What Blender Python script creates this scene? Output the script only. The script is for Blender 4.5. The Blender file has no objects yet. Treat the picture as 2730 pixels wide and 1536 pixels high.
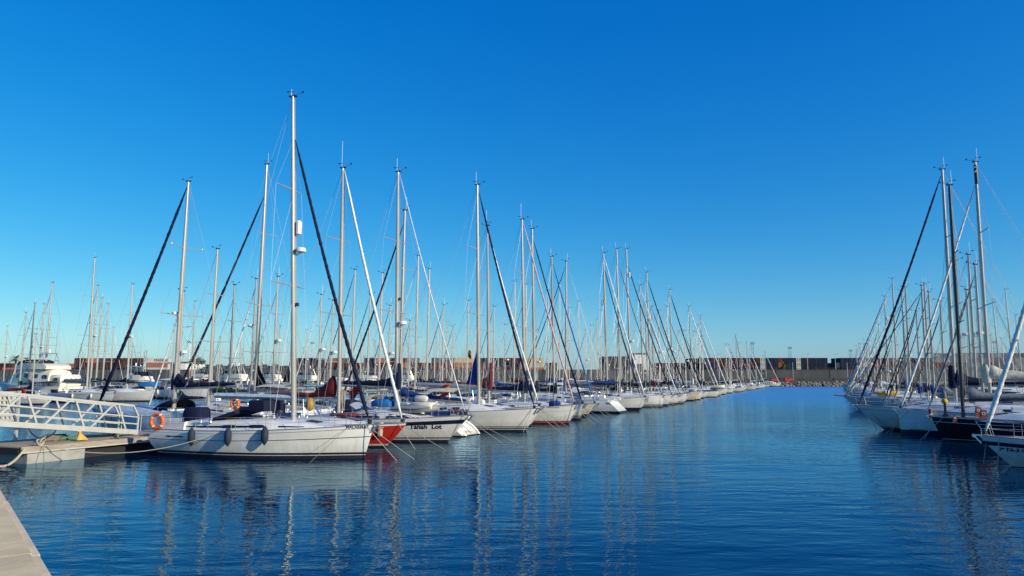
import bpy, math, random
from math import sin, cos, pi, sqrt, radians, atan2
from mathutils import Vector, Matrix

# ---------------------------------------------------------------- camera, sky, sun, exposure
scene = bpy.context.scene
COL = scene.collection
FPX = 1950.0                      # focal length in pixels of the 2730 wide photograph
PITCH = radians(7.05)
EYE = 3.6
cam_data = bpy.data.cameras.new("camera")
cam_data.sensor_width = 36.0
cam_data.lens = 36.0 * FPX / 2730.0
cam_data.clip_start = 0.1
cam_data.clip_end = 8000.0
cam = bpy.data.objects.new("camera", cam_data)
COL.objects.link(cam)
cam.location = (0, 0, EYE)
cam.rotation_euler = (radians(90) + PITCH, 0, 0)
scene.camera = cam

SUN_EL = radians(21.0)
SUN_AZ = radians(31.0)            # to the right of the view and this far behind the camera
to_sun = Vector((cos(SUN_AZ) * cos(SUN_EL), -sin(SUN_AZ) * cos(SUN_EL), sin(SUN_EL)))
world = bpy.data.worlds.new("World")
scene.world = world
world.use_nodes = True
nt = world.node_tree
bg = nt.nodes["Background"]
sky = nt.nodes.new("ShaderNodeTexSky")
sky.sky_type = 'NISHITA'
sky.sun_disc = False
sky.sun_elevation = SUN_EL
sky.sun_rotation = atan2(to_sun.x, to_sun.y)
sky.altitude = 0.0
sky.air_density = 1.0
sky.dust_density = 0.55
sky.ozone_density = 4.5
hsv = nt.nodes.new("ShaderNodeHueSaturation")
hsv.inputs["Saturation"].default_value = 1.31
hsv.inputs["Hue"].default_value = 0.5
nt.links.new(sky.outputs[0], hsv.inputs["Color"])
grade = nt.nodes.new("ShaderNodeVectorMath"); grade.operation = 'MULTIPLY'
grade.inputs[1].default_value = (0.57, 1.01, 1.16)        # deep, clean winter sky
nt.links.new(hsv.outputs[0], grade.inputs[0])
sep = nt.nodes.new("ShaderNodeSeparateXYZ"); com = nt.nodes.new("ShaderNodeCombineXYZ")
nt.links.new(grade.outputs[0], sep.inputs[0])
SKY_STRENGTH = 0.146
for i_, (gain, power) in enumerate(((1.43, 1.15), (0.85, 0.875), (0.83, 0.52))):      # tone curve of the sky, per channel
    a_ = nt.nodes.new("ShaderNodeMath"); a_.operation = 'MULTIPLY'; a_.inputs[1].default_value = SKY_STRENGTH
    b_ = nt.nodes.new("ShaderNodeMath"); b_.operation = 'POWER'; b_.inputs[1].default_value = power
    c_ = nt.nodes.new("ShaderNodeMath"); c_.operation = 'MULTIPLY'; c_.inputs[1].default_value = gain / SKY_STRENGTH
    nt.links.new(sep.outputs[i_], a_.inputs[0]); nt.links.new(a_.outputs[0], b_.inputs[0]); nt.links.new(b_.outputs[0], c_.inputs[0]); nt.links.new(c_.outputs[0], com.inputs[i_])
nt.links.new(com.outputs[0], bg.inputs[0])
bg.inputs[1].default_value = SKY_STRENGTH
sun_data = bpy.data.lights.new("sun", 'SUN')
sun_data.energy = 4.9
sun_data.angle = radians(0.5)
sun_data.color = (1.0, 0.895, 0.70)
sun = bpy.data.objects.new("sun", sun_data)
COL.objects.link(sun)
sun.rotation_euler = to_sun.to_track_quat('Z', 'Y').to_euler()
sun.location = (60, -40, 60)
scene.view_settings.view_transform = 'Standard'
scene.view_settings.look = 'None'
scene.view_settings.exposure = 0.0
scene.view_settings.gamma = 1.0
scene.cycles.max_bounces = 6
scene.cycles.glossy_bounces = 3
scene.cycles.diffuse_bounces = 2
scene.cycles.caustics_reflective = False
scene.cycles.caustics_refractive = False

random.seed(7)
RND = random.Random(11)

# ---------------------------------------------------------------- harbour frame: u along the pontoons, v across them
PD = Vector((0.386, 0.9225))      # along the pontoons, away from the quay
QD = Vector((0.9225, -0.386))     # across, towards the open fairway
def W(u, v, z=0.0):
    return Vector((PD.x * u + QD.x * v, PD.y * u + QD.y * v, z))
Q_ANG = atan2(QD.y, QD.x)
def ray(px, py):
    a, b = (px - 1365.0) / FPX, (768.0 - py) / FPX
    return Vector((a, cos(PITCH) - b * sin(PITCH), sin(PITCH) + b * cos(PITCH)))
def at_z(px, py, z=0.0):          # (u, v) of the point seen at a pixel at height z
    d = ray(px, py); s = (z - EYE) / d.z
    return (d.x * PD.x + d.y * PD.y) * s, (d.x * QD.x + d.y * QD.y) * s
def at_u(px, py, u):              # (v, z) on the vertical plane u = const
    d = ray(px, py); s = u / (d.x * PD.x + d.y * PD.y)
    return (d.x * QD.x + d.y * QD.y) * s, EYE + d.z * s
def at_v(px, py, v):
    d = ray(px, py); s = v / (d.x * QD.x + d.y * QD.y)
    return (d.x * PD.x + d.y * PD.y) * s, EYE + d.z * s
def at_y(px, py, Y):              # world point at depth Y
    d = ray(px, py); s = Y / d.y
    return Vector((d.x * s, Y, EYE + d.z * s))
def project(P):
    f = Vector((0, cos(PITCH), sin(PITCH))); up = Vector((0, -sin(PITCH), cos(PITCH)))
    r = Vector(P) - Vector((0, 0, EYE)); dz = r.dot(f)
    return 1365 + FPX * r.x / dz, 768 - FPX * r.dot(up) / dz

# ---------------------------------------------------------------- materials
MATS = {}
def mat(name, col, rough=0.5, metal=0.0, var=0.12, scale=3.0, bump=0.0, bscale=20.0, spec=0.5, stretch=(1, 1, 1), coat=0.0, tint=None):
    if name in MATS: return MATS[name]
    m = bpy.data.materials.new(name); m.use_nodes = True
    n = m.node_tree.nodes; l = m.node_tree.links
    b = n["Principled BSDF"]
    b.inputs["Roughness"].default_value = rough
    b.inputs["Metallic"].default_value = metal
    b.inputs["Specular IOR Level"].default_value = spec
    if coat: b.inputs["Coat Weight"].default_value = coat
    tc = n.new("ShaderNodeTexCoord"); mp = n.new("ShaderNodeMapping")
    mp.inputs["Scale"].default_value = stretch
    l.new(tc.outputs["Object"], mp.inputs[0])
    nz = n.new("ShaderNodeTexNoise"); nz.inputs["Scale"].default_value = scale
    nz.inputs["Detail"].default_value = 5.0; nz.inputs["Roughness"].default_value = 0.6
    l.new(mp.outputs[0], nz.inputs["Vector"])
    rp = n.new("ShaderNodeValToRGB")
    rp.color_ramp.elements[0].position = 0.3; rp.color_ramp.elements[1].position = 0.7
    lo = [max(0, c * (1 - var)) for c in col]; hi = [min(1, c * (1 + var * 0.6)) for c in col]
    if tint: lo = [a * t for a, t in zip(lo, tint)]
    rp.color_ramp.elements[0].color = (*lo, 1); rp.color_ramp.elements[1].color = (*hi, 1)
    l.new(nz.outputs["Fac"], rp.inputs[0]); l.new(rp.outputs[0], b.inputs["Base Color"])
    if bump:
        n2 = n.new("ShaderNodeTexNoise"); n2.inputs["Scale"].default_value = bscale; n2.inputs["Detail"].default_value = 4
        l.new(mp.outputs[0], n2.inputs["Vector"])
        bp = n.new("ShaderNodeBump"); bp.inputs["Strength"].default_value = bump; bp.inputs["Distance"].default_value = min(0.05, 0.25 / bscale)
        l.new(n2.outputs["Fac"], bp.inputs["Height"]); l.new(bp.outputs[0], b.inputs["Normal"])
    MATS[name] = m
    return m
G = {}
def defmats():
    gel = dict(rough=0.24, var=0.09, scale=1.3, stretch=(0.6, 0.6, 1.8), tint=(0.97, 0.96, 0.90))
    G['white'] = mat('white_gelcoat', (0.80, 0.80, 0.77), **gel)
    G['cream'] = mat('cream_gelcoat', (0.78, 0.72, 0.58), **gel)
    G['greyhull'] = mat('pale_grey_gelcoat', (0.55, 0.60, 0.64), **gel)
    G['cab'] = mat('coachroof_gelcoat', (0.74, 0.73, 0.69), rough=0.45, var=0.12, scale=2.0)
    G['deck'] = mat('deck_nonskid', (0.50, 0.49, 0.45), rough=0.6, var=0.14, scale=2.5)
    G['red'] = mat('red_hull_paint', (0.52, 0.030, 0.020), rough=0.3, var=0.15, scale=1.5)
    G['black'] = mat('black_hull_paint', (0.010, 0.010, 0.013), rough=0.25, var=0.2)
    G['navy'] = mat('navy_paint', (0.012, 0.017, 0.05), rough=0.3, var=0.2)
    G['blue'] = mat('blue_paint', (0.02, 0.05, 0.22), rough=0.35, var=0.2)
    G['burgundy'] = mat('burgundy_paint', (0.16, 0.012, 0.02), rough=0.35, var=0.2)
    G['anti'] = mat('dark_antifouling', (0.012, 0.016, 0.024), rough=0.7, var=0.3)
    G['teak'] = mat('teak', (0.30, 0.17, 0.075), rough=0.6, var=0.3, scale=6)
    G['alu'] = mat('mast_aluminium', (0.42, 0.405, 0.38), rough=0.27, metal=0.30, var=0.12, scale=1.2, stretch=(1, 1, 0.3))
    G['alu_dark'] = mat('black_mast_paint', (0.012, 0.018, 0.034), rough=0.35, var=0.2)
    G['steel'] = mat('stainless_tube', (0.62, 0.62, 0.62), rough=0.25, metal=0.8, var=0.06)
    G['wire'] = mat('rigging_wire', (0.30, 0.30, 0.31), rough=0.4, metal=0.4, var=0.05)
    G['black_fit'] = mat('black_fitting', (0.015, 0.015, 0.018), rough=0.45, var=0.2)
    fab = dict(rough=0.85, var=0.25, scale=4, bump=0.6, bscale=5, spec=0.2)
    G['c_navy'] = mat('navy_canvas', (0.010, 0.014, 0.042), **fab)
    G['c_blue'] = mat('blue_canvas', (0.012, 0.045, 0.20), **fab)
    G['c_bright'] = mat('bright_blue_canvas', (0.02, 0.16, 0.42), **fab)
    G['c_maroon'] = mat('maroon_canvas', (0.16, 0.018, 0.026), **fab)
    G['c_red'] = mat('red_canvas', (0.45, 0.025, 0.03), **fab)
    G['c_black'] = mat('black_canvas', (0.010, 0.011, 0.014), **fab)
    G['c_grey'] = mat('grey_canvas', (0.20, 0.22, 0.24), **fab)
    G['c_cream'] = mat('cream_canvas', (0.62, 0.56, 0.44), **fab)
    G['c_white'] = mat('white_sailcloth', (0.78, 0.77, 0.73), **fab)
    G['c_pink'] = mat('faded_red_sailcloth', (0.62, 0.40, 0.38), **fab)
    G['c_pale'] = mat('pale_blue_cover', (0.42, 0.52, 0.60), **fab)
    G['c_green'] = mat('dark_green_canvas', (0.012, 0.05, 0.035), **fab)
    G['c_teal'] = mat('turquoise_cloth', (0.03, 0.30, 0.36), **fab)
    G['glass'] = mat('smoked_acrylic', (0.012, 0.014, 0.022), rough=0.08, var=0.2)
    G['clear'] = mat('window_vinyl', (0.30, 0.36, 0.40), rough=0.12, var=0.1)
    G['orange'] = mat('orange_buoy_plastic', (0.78, 0.13, 0.02), rough=0.5, var=0.12)
    G['yellow'] = mat('yellow_plastic', (0.75, 0.44, 0.02), rough=0.45, var=0.12)
    G['plastic'] = mat('white_plastic', (0.80, 0.79, 0.75), rough=0.35, var=0.06)
    G['rubber'] = mat('grey_blue_fender_cover', (0.010, 0.026, 0.052), rough=0.75, var=0.25, scale=5)
    G['fender_c'] = mat('cream_fender_vinyl', (0.70, 0.64, 0.48), rough=0.5, var=0.15)
    G['mustard'] = mat('mustard_foam', (0.34, 0.22, 0.025), rough=0.6, var=0.2)
    G['rope'] = mat('mooring_rope_fibre', (0.46, 0.41, 0.32), rough=0.9, var=0.25, scale=30)
    G['rope_d'] = mat('weathered_rope_fibre', (0.20, 0.18, 0.15), rough=0.9, var=0.25, scale=30)
    G['hypalon'] = mat('grey_inflatable_fabric', (0.30, 0.30, 0.29), rough=0.6, var=0.15)
    G['beige'] = mat('beige_inflatable_fabric', (0.70, 0.66, 0.54), rough=0.6, var=0.12)
    G['white_alu'] = mat('white_gangway_paint', (0.57, 0.555, 0.51), metal=0.25, rough=0.42, var=0.10, scale=2.0)
    G['plank'] = mat('weathered_plank', (0.36, 0.31, 0.24), rough=0.85, var=0.35, scale=2.0, stretch=(1, 8, 8), bump=0.4, bscale=8)
    G['conc'] = mat('float_concrete', (0.36, 0.36, 0.34), rough=0.85, var=0.25, scale=1.6, bump=0.3, bscale=14)
    G['dark'] = mat('black_rubber_and_shade', (0.016, 0.016, 0.018), rough=0.8, var=0.3)  # rubber parts; also the painted shade under the pontoon deck
    G['spain_r'] = mat('flag_red', (0.55, 0.02, 0.03), rough=0.8, var=0.1)
    G['spain_y'] = mat('flag_yellow', (0.80, 0.48, 0.03), rough=0.8, var=0.1)
    G['skinny'] = mat('faded_flag_pink', (0.62, 0.28, 0.26), rough=0.8, var=0.1)
defmats()
def waterline_scum(m, col=(0.36, 0.34, 0.22)):            # growth and rust runs low on a hull, broken up by noise
    n = m.node_tree.nodes; l = m.node_tree.links; b = n["Principled BSDF"]
    src = b.inputs["Base Color"].links[0].from_socket
    tc = n.new("ShaderNodeTexCoord"); sp = n.new("ShaderNodeSeparateXYZ"); l.new(tc.outputs["Object"], sp.inputs[0])
    mp = n.new("ShaderNodeMapping"); mp.inputs["Scale"].default_value = (3.5, 3.5, 0.45); l.new(tc.outputs["Object"], mp.inputs[0])
    nz = n.new("ShaderNodeTexNoise"); nz.inputs["Scale"].default_value = 1.6; nz.inputs["Detail"].default_value = 6; l.new(mp.outputs[0], nz.inputs["Vector"])
    ad = n.new("ShaderNodeMath"); ad.operation = 'MULTIPLY_ADD'; l.new(nz.outputs["Fac"], ad.inputs[0]); ad.inputs[1].default_value = -1.1; l.new(sp.outputs["Z"], ad.inputs[2])
    mr = n.new("ShaderNodeMapRange"); mr.inputs[1].default_value = -0.45; mr.inputs[2].default_value = 0.25; mr.inputs[3].default_value = 0.5; mr.inputs[4].default_value = 0.0; l.new(ad.outputs[0], mr.inputs[0])
    mx = n.new("ShaderNodeMix"); mx.data_type = 'RGBA'; l.new(mr.outputs[0], mx.inputs["Factor"]); l.new(src, mx.inputs["A"]); mx.inputs["B"].default_value = (*col, 1)
    l.new(mx.outputs["Result"], b.inputs["Base Color"])
for k_ in ('white', 'cream', 'greyhull'): waterline_scum(G[k_])

# ---------------------------------------------------------------- mesh builder
class MB:
    def __init__(self): self.v = []; self.f = []; self.m = []
    def add(self, vs, fs, mi=0):
        o = len(self.v); self.v += [tuple(p) for p in vs]
        for f in fs: self.f.append(tuple(i + o for i in f)); self.m.append(mi)
    def box(self, c, s, mi=0, rz=0.0, ry=0.0):
        R = Matrix.Rotation(rz, 3, 'Z') @ Matrix.Rotation(ry, 3, 'Y')
        vs = [Vector(c) + R @ Vector((s[0] / 2 * a, s[1] / 2 * b, s[2] / 2 * d)) for a in (-1, 1) for b in (-1, 1) for d in (-1, 1)]
        self.add(vs, [(0, 1, 3, 2), (4, 6, 7, 5), (0, 4, 5, 1), (2, 3, 7, 6), (0, 2, 6, 4), (1, 5, 7, 3)], mi)
    def bar(self, a, b, w, h, mi=0):     # rectangular bar from a to b
        a = Vector(a); b = Vector(b); d = (b - a).normalized()
        s = d.cross(Vector((0, 0, 1)))
        s = s.normalized() if s.length > 1e-4 else Vector((1, 0, 0))
        t = s.cross(d)
        vs = []
        for p in (a, b):
            for i, j in ((-1, -1), (1, -1), (1, 1), (-1, 1)): vs.append(p + s * (w / 2 * i) + t * (h / 2 * j))
        self.add(vs, [(0, 3, 2, 1), (4, 5, 6, 7), (0, 1, 5, 4), (1, 2, 6, 5), (2, 3, 7, 6), (3, 0, 4, 7)], mi)
    def rings(self, rings, mi=0, cap=True, closed=True):
        o = len(self.v); n = len(rings[0])
        for r in rings: self.v += [tuple(p) for p in r]
        mm = n if closed else n - 1
        for k in range(len(rings) - 1):
            mk = mi[k] if isinstance(mi, (list, tuple)) else mi
            for i in range(mm):
                j = (i + 1) % n
                self.f.append((o + k * n + i, o + k * n + j, o + (k + 1) * n + j, o + (k + 1) * n + i)); self.m.append(mk)
        if cap:
            m0 = mi[0] if isinstance(mi, (list, tuple)) else mi
            m1 = mi[-1] if isinstance(mi, (list, tuple)) else mi
            self.f.append(tuple(o + i for i in reversed(range(n)))); self.m.append(m0)
            k = len(rings) - 1
            self.f.append(tuple(o + k * n + i for i in range(n))); self.m.append(m1)
    def tube(self, pts, r, n=6, mi=0, cap=True, flat=1.0):
        pts = [Vector(p) for p in pts]; rings = []
        for k, p in enumerate(pts):
            a = pts[max(0, k - 1)]; b = pts[min(len(pts) - 1, k + 1)]
            d = (b - a).normalized()
            ref = Vector((0, 1, 0)) if abs(d.y) < 0.9 else Vector((1, 0, 0))
            s = d.cross(ref).normalized(); t = d.cross(s)
            rr = r[k] if isinstance(r, (list, tuple)) else r
            rings.append([p + s * (rr * cos(2 * pi * i / n)) + t * (rr * flat * sin(2 * pi * i / n)) for i in range(n)])
        self.rings(rings, mi, cap)
    def lathe(self, prof, c=(0, 0, 0), n=12, mi=0, axis='Z'):
        rings = []
        for r, h in prof:
            ring = []
            for i in range(n):
                a = 2 * pi * i / n; x, y, z = r * cos(a), r * sin(a), h
                if axis == 'Y': x, y, z = x, z, -y
                if axis == 'X': x, y, z = z, y, -x
                ring.append((c[0] + x, c[1] + y, c[2] + z))
            rings.append(ring)
        self.rings(rings, mi)
    def torus(self, c, R, r, N=24, n=8, R3=None, matf=None, flat=1.0):
        R3 = R3 or Matrix.Identity(3); o = len(self.v)
        for i in range(N):
            a = 2 * pi * i / N
            for j in range(n):
                b = 2 * pi * j / n
                p = Vector(((R + r * cos(b)) * cos(a), (R + r * cos(b)) * sin(a), r * flat * sin(b)))
                self.v.append(tuple(Vector(c) + R3 @ p))
        for i in range(N):
            for j in range(n):
                i2 = (i + 1) % N; j2 = (j + 1) % n
                self.f.append((o + i * n + j, o + i2 * n + j, o + i2 * n + j2, o + i * n + j2))
                self.m.append(matf(i / N) if matf else 0)
    def grid(self, P, mi=0):
        o = len(self.v); n = len(P[0])
        for r in P: self.v += [tuple(p) for p in r]
        for k in range(len(P) - 1):
            for i in range(n - 1):
                self.f.append((o + k * n + i, o + k * n + i + 1, o + (k + 1) * n + i + 1, o + (k + 1) * n + i)); self.m.append(mi)
    def build(self, name, mats, parent=None, smooth=35.0, loc=None, rz=None):
        me = bpy.data.meshes.new(name)
        me.from_pydata(self.v, [], self.f)
        for mm in (mats if isinstance(mats, (list, tuple)) else [mats]): me.materials.append(mm)
        me.polygons.foreach_set('material_index', self.m)
        if smooth:
            me.polygons.foreach_set('use_smooth', [True] * len(self.f))
            me.update()
            me.set_sharp_from_angle(angle=radians(smooth))
        me.update()
        ob = bpy.data.objects.new(name, me); COL.objects.link(ob)
        if parent: ob.parent = parent
        if loc is not None: ob.location = loc
        if rz is not None: ob.rotation_euler = (0, 0, rz)
        return ob
def tag(o, label=None, cat=None, group=None, kind=None):
    if label: o['label'] = label
    if cat: o['category'] = cat
    if group: o['group'] = group
    if kind: o['kind'] = kind
    return o
def thing(name, label, cat, loc=(0, 0, 0), rz=0.0, group=None):
    o = bpy.data.objects.new(name, None); COL.objects.link(o)
    o.empty_display_size = 0.3
    o.location = loc; o.rotation_euler = (0, 0, rz)
    return tag(o, label, cat, group)
def text_points(body, size, shear=0.0, extrude=0.0, bold=0.0, space=1.0):
    cu = bpy.data.curves.new('lettering', 'FONT'); cu.body = body; cu.size = size; cu.shear = shear
    cu.align_x = 'CENTER'; cu.align_y = 'CENTER'; cu.resolution_u = 3; cu.offset = bold; cu.space_character = space
    ob = bpy.data.objects.new('lettering', cu); COL.objects.link(ob)
    dg = bpy.context.evaluated_depsgraph_get()
    me = bpy.data.meshes.new_from_object(ob.evaluated_get(dg))
    vs = [tuple(v.co) for v in me.vertices]; fs = [tuple(p.vertices) for p in me.polygons]
    bpy.data.objects.remove(ob); bpy.data.curves.remove(cu); bpy.data.meshes.remove(me)
    return vs, fs
ONES = "zeroth first second third fourth fifth sixth seventh eighth ninth tenth eleventh twelfth thirteenth fourteenth fifteenth sixteenth seventeenth eighteenth nineteenth".split()
TENS = {2: ('twenty', 'twentieth'), 3: ('thirty', 'thirtieth'), 4: ('forty', 'fortieth'), 5: ('fifty', 'fiftieth'), 6: ('sixty', 'sixtieth'), 7: ('seventy', 'seventieth'), 8: ('eighty', 'eightieth'), 9: ('ninety', 'ninetieth')}
def ordinal(n):
    if n < 20: return ONES[n]
    if n >= 100: return 'hundredth' if n == 100 else 'hundred-and-' + ordinal(n - 100)
    t, r = divmod(n, 10)
    return TENS[t][1] if r == 0 else TENS[t][0] + '-' + ONES[r]

# ---------------------------------------------------------------- sailing boats
class Hull:
    """Hull lines: x forward, y to port, z up from the waterline, x = 0 amidships."""
    def __init__(s, L, B, Fs, Fb, rake, stern='scoop', tw=0.72, full=0.42, bowcurve=1.0, overhang=0.08):
        s.L, s.B, s.Fs, s.Fb, s.rake, s.stern, s.tw, s.full, s.bc = L, B, Fs, Fb, rake, stern, tw, full, bowcurve
        s.oh = overhang * L
    def zs(s, t):
        return s.Fs + (s.Fb - s.Fs) * max(0, t) ** 1.7 - 0.05 * sin(pi * t)
    def plan(s, t):
        if t < s.full: return s.tw + (1 - s.tw) * sin(pi / 2 * t / s.full)
        k = (t - s.full) / (1 - s.full)
        return max(0.0, 1 - k ** 2.1)
    def xb(s, q):                      # bow profile at level q (1 sheer, 0 waterline)
        q = max(-0.3, min(1, q))
        if q < 0: return s.L / 2 - s.rake + s.rake * q * 1.2
        return s.L / 2 - s.rake * (1 - q) ** s.bc
    def xs(s, q):                      # stern profile
        a = -s.L / 2
        if s.stern == 'scoop':         # rounded reverse transom: bulges aft at mid height
            if q < 0: return a + s.oh * (1 + 1.5 * -q)
            return a + s.oh * (1 - q) ** 2 + 0.045 * s.L * max(0, q - 0.5) ** 2 / 0.25
        if s.stern == 'counter':
            return a + s.oh * 1.6 * (1 - max(q, -0.3))
        if s.stern == 'reverse':       # long sloping transom, waterline furthest aft
            return a + 0.11 * s.L * max(0, q)
        return a + s.oh * 0.4 * (1 - q)
    def pt(s, t, z, side=1, off=0.0):
        h = s.zs(t); q = z / h if z >= 0 else z / 1.2
        x = s.xs(q) + t * (s.xb(q) - s.xs(q))
        fl = 0.10 + 0.42 * t ** 3
        w = 1 - fl * (1 - min(1, max(0, q))) ** 1.5
        if z < 0: w -= 0.5 * (-z) ** 1.0
        y = s.B / 2 * s.plan(t) * max(0.02, w) + 0.015 + off
        return Vector((x, side * y, z))
    def t_at(s, x, z):
        t = (x + s.L / 2) / s.L
        for _ in range(8):
            q = z / s.zs(t) if z >= 0 else z / 1.2
            t = (x - s.xs(q)) / (s.xb(q) - s.xs(q)); t = max(0, min(1, t))
        return t
    def side(s, x, z, side=1, off=0.004):
        return s.pt(s.t_at(x, z), z, side, off)
    def sheer(s, x, side=1, inset=0.0):
        t = (x - s.xs(1)) / (s.xb(1) - s.xs(1)); t = max(0, min(1, t))
        p = s.pt(t, s.zs(t), side); p.y -= side * min(inset, abs(p.y)); return p

def hull_mesh(H, bands, n=26):
    """bands: list of (level, key) from the keel up; a level is ('z', metres) or ('s', fraction of freeboard)."""
    keys = []
    for _, k in bands:
        if k not in keys: keys.append(k)
    mb = MB(); lv = [('z', -0.45)] + [b[0] for b in bands]
    for side in (1, -1):
        P = []
        for i in range(n + 1):
            t = i / n
            t = 1 - (1 - t) ** 1.25
            row = []
            for kind, val in lv:
                z = val if kind == 'z' else val * H.zs(t)
                row.append(H.pt(t, z, side))
            P.append(row)
        o = len(mb.v)
        for r in P: mb.v += [tuple(p) for p in r]
        m = len(lv)
        for i in range(n):
            for j in range(m - 1):
                q = (o + i * m + j, o + (i + 1) * m + j, o + (i + 1) * m + j + 1, o + i * m + j + 1)
                mb.f.append(q if side < 0 else q[::-1]); mb.m.append(keys.index(bands[j][1]))
    m = len(lv); o2 = (n + 1) * m
    for j in range(m - 1):             # transom and stem
        mb.f.append((j, o2 + j, o2 + j + 1, j + 1)); mb.m.append(keys.index(bands[j][1]))
        e = n * m
        mb.f.append((e + j, e + j + 1, o2 + e + j + 1, o2 + e + j)); mb.m.append(keys.index(bands[j][1]))
    return mb, [G[k] for k in keys]

def deck_mesh(H, n=18):
    mb = MB(); P = []
    for i in range(n + 1):
        t = i / n; z = H.zs(t)
        a = H.pt(t, z, 1); b = H.pt(t, z, -1)
        a.z -= 0.015; b.z -= 0.015
        c = (a + b) / 2; c.z += 0.03 + 0.03 * H.plan(t)
        P.append([a, (a + c) / 2 + Vector((0, 0, 0.012)), c, (b + c) / 2 + Vector((0, 0, 0.012)), b])
    mb.grid(P[::-1]); return mb

class Cabin:
    def __init__(s, H, xa, xf, h, wf=0.62, front=0.42):
        s.H, s.xa, s.xf, s.h, s.wf, s.front = H, xa, xf, h, wf, front
    def hh(s, x):
        k = (x - s.xa) / (s.xf - s.xa)
        r = 1.0 if k < 1 - s.front else max(0.03, 1 - ((k - 1 + s.front) / s.front) ** 1.7)
        return s.h * r * (0.90 + 0.10 * min(1, k * 3))
    def w(s, x):
        p = s.H.sheer(x, 1); k = (x - s.xa) / (s.xf - s.xa)
        return max(0.12, p.y * s.wf * (1 - 0.35 * max(0, k - 0.6)))
    def base(s, x): return s.H.sheer(x, 1).z - 0.02
    def ring(s, x):
        w, h, b = s.w(x), s.hh(x), s.base(x)
        half = [(w * 1.04, b), (w * 0.97, b + h * 0.55), (w * 0.90, b + h * 0.86), (w * 0.74, b + h * 1.0), (w * 0.35, b + h * 1.07)]
        return [Vector((x, y, z)) for y, z in half] + [Vector((x, 0, b + h * 1.09))] + [Vector((x, -y, z)) for y, z in half[::-1]]
    def side(s, x, f, sd, off=0.006):
        w, h, b = s.w(x), s.hh(x), s.base(x)
        y = w * (1.04 + (0.97 - 1.04) * f / 0.55) if f < 0.55 else w * (0.97 + (0.90 - 0.97) * (f - 0.55) / 0.31)
        return Vector((x, sd * (y + off), b + h * f))
    def top(s, x): return s.base(x) + s.hh(x) * 1.09
    def mesh(s, n=16):
        mb = MB(); mb.rings([s.ring(s.xa + (s.xf - s.xa) * i / n) for i in range(n + 1)], 0); return mb

def window_mesh(C, x0, x1, f0, f1, sd, off=0.008, n=6):
    mb = MB(); P = []
    for i in range(n + 1):
        x = x0 + (x1 - x0) * i / n; e = 0.18 if i in (0, n) else 0.0
        P.append([C.side(x, f0 + (f1 - f0) * (e + (1 - 2 * e) * j / 2), sd, off) for j in range(3)])
    if sd < 0: P = P[::-1]
    mb.grid(P[::-1]); return mb

def cover_mesh(x0, x1, z, h0, h1, w, hump, collar, n=14, m=9, rnd=None, wedge=0.0):
    """Sail cover lying along the boom from the mast (x0) aft to x1; collar = height of the sleeve round the mast."""
    mb = MB(); rings = []
    for i in range(n + 1):
        k = i / n; x = x0 + (x1 - x0) * k
        h = h0 + (h1 - h0) * k + hump * math.exp(-((k - 0.0) / 0.16) ** 2)
        if wedge: h = h0 + (h1 - h0) * k + hump * max(0, 1 - k / wedge)
        h *= 1 + 0.07 * sin(k * 31)
        ww = w * (1 - 0.45 * k) * (1 + 0.25 * math.exp(-(k / 0.1) ** 2))
        if i in (0, n): h *= 0.92; ww *= 0.7
        j = (rnd.uniform(-1, 1) if rnd else 0)
        zc = z(x); ring = []
        for q in range(m):
            a = 2 * pi * q / m - pi / 2
            yy = ww * cos(a) * (1 if sin(a) < 0.2 else 1 - 0.55 * sin(a))
            zz = (h * (0.5 + 0.5 * sin(a))) - 0.10
            ring.append(Vector((x, yy + 0.012 * j * sin(3 * a + i), zc + zz + 0.015 * j * (q % 2))))
        rings.append(ring)
    mb.rings(rings, 0)
    if collar:
        zc = z(x0)
        mb.tube([(x0 + 0.10, 0, zc - 0.25), (x0 + 0.12, 0, zc + 0.3), (x0 + 0.14, 0, zc + collar * 0.7), (x0 + 0.14, 0, zc + collar)], [w * 1.0, w * 1.1, w * 0.85, w * 0.62], 9)
    return mb

def furl_mesh(a, b, r, n=26, m=7, rnd=None, twist=0):
    a = Vector(a); b = Vector(b); pts = []; rs = []
    for i in range(n + 1):
        k = i / n
        pts.append(a.lerp(b, k) + Vector((-0.10 * sin(pi * k) * 1.0, 0, -0.05 * sin(pi * k))))
        q = min(1, k / 0.07) * min(1, (1 - k) / 0.10)
        rs.append(r * (0.22 + 0.78 * q * (1.08 - 0.42 * k)) * (1 + (rnd.uniform(-0.10, 0.10) if rnd else 0)))
    mb = MB(); mb.tube(pts, rs, m)
    if twist:                                              # folds of the rolled sail winding up the stay
        for k in range(n + 1):
            for i in range(m):
                q = pts[k]; v = Vector(mb.v[k * m + i]) - q; ph = 2 * pi * (i / m) + twist * k / n * 2 * pi
                mb.v[k * m + i] = tuple(q + v * (1 + 0.10 * sin(2 * ph) + 0.05 * sin(3 * ph + 1)))
    return mb

def sag(a, b, d, n=10):
    a = Vector(a); b = Vector(b)
    return [a.lerp(b, i / n) - Vector((0, 0, d * 4 * (i / n) * (1 - i / n))) for i in range(n + 1)]

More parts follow.
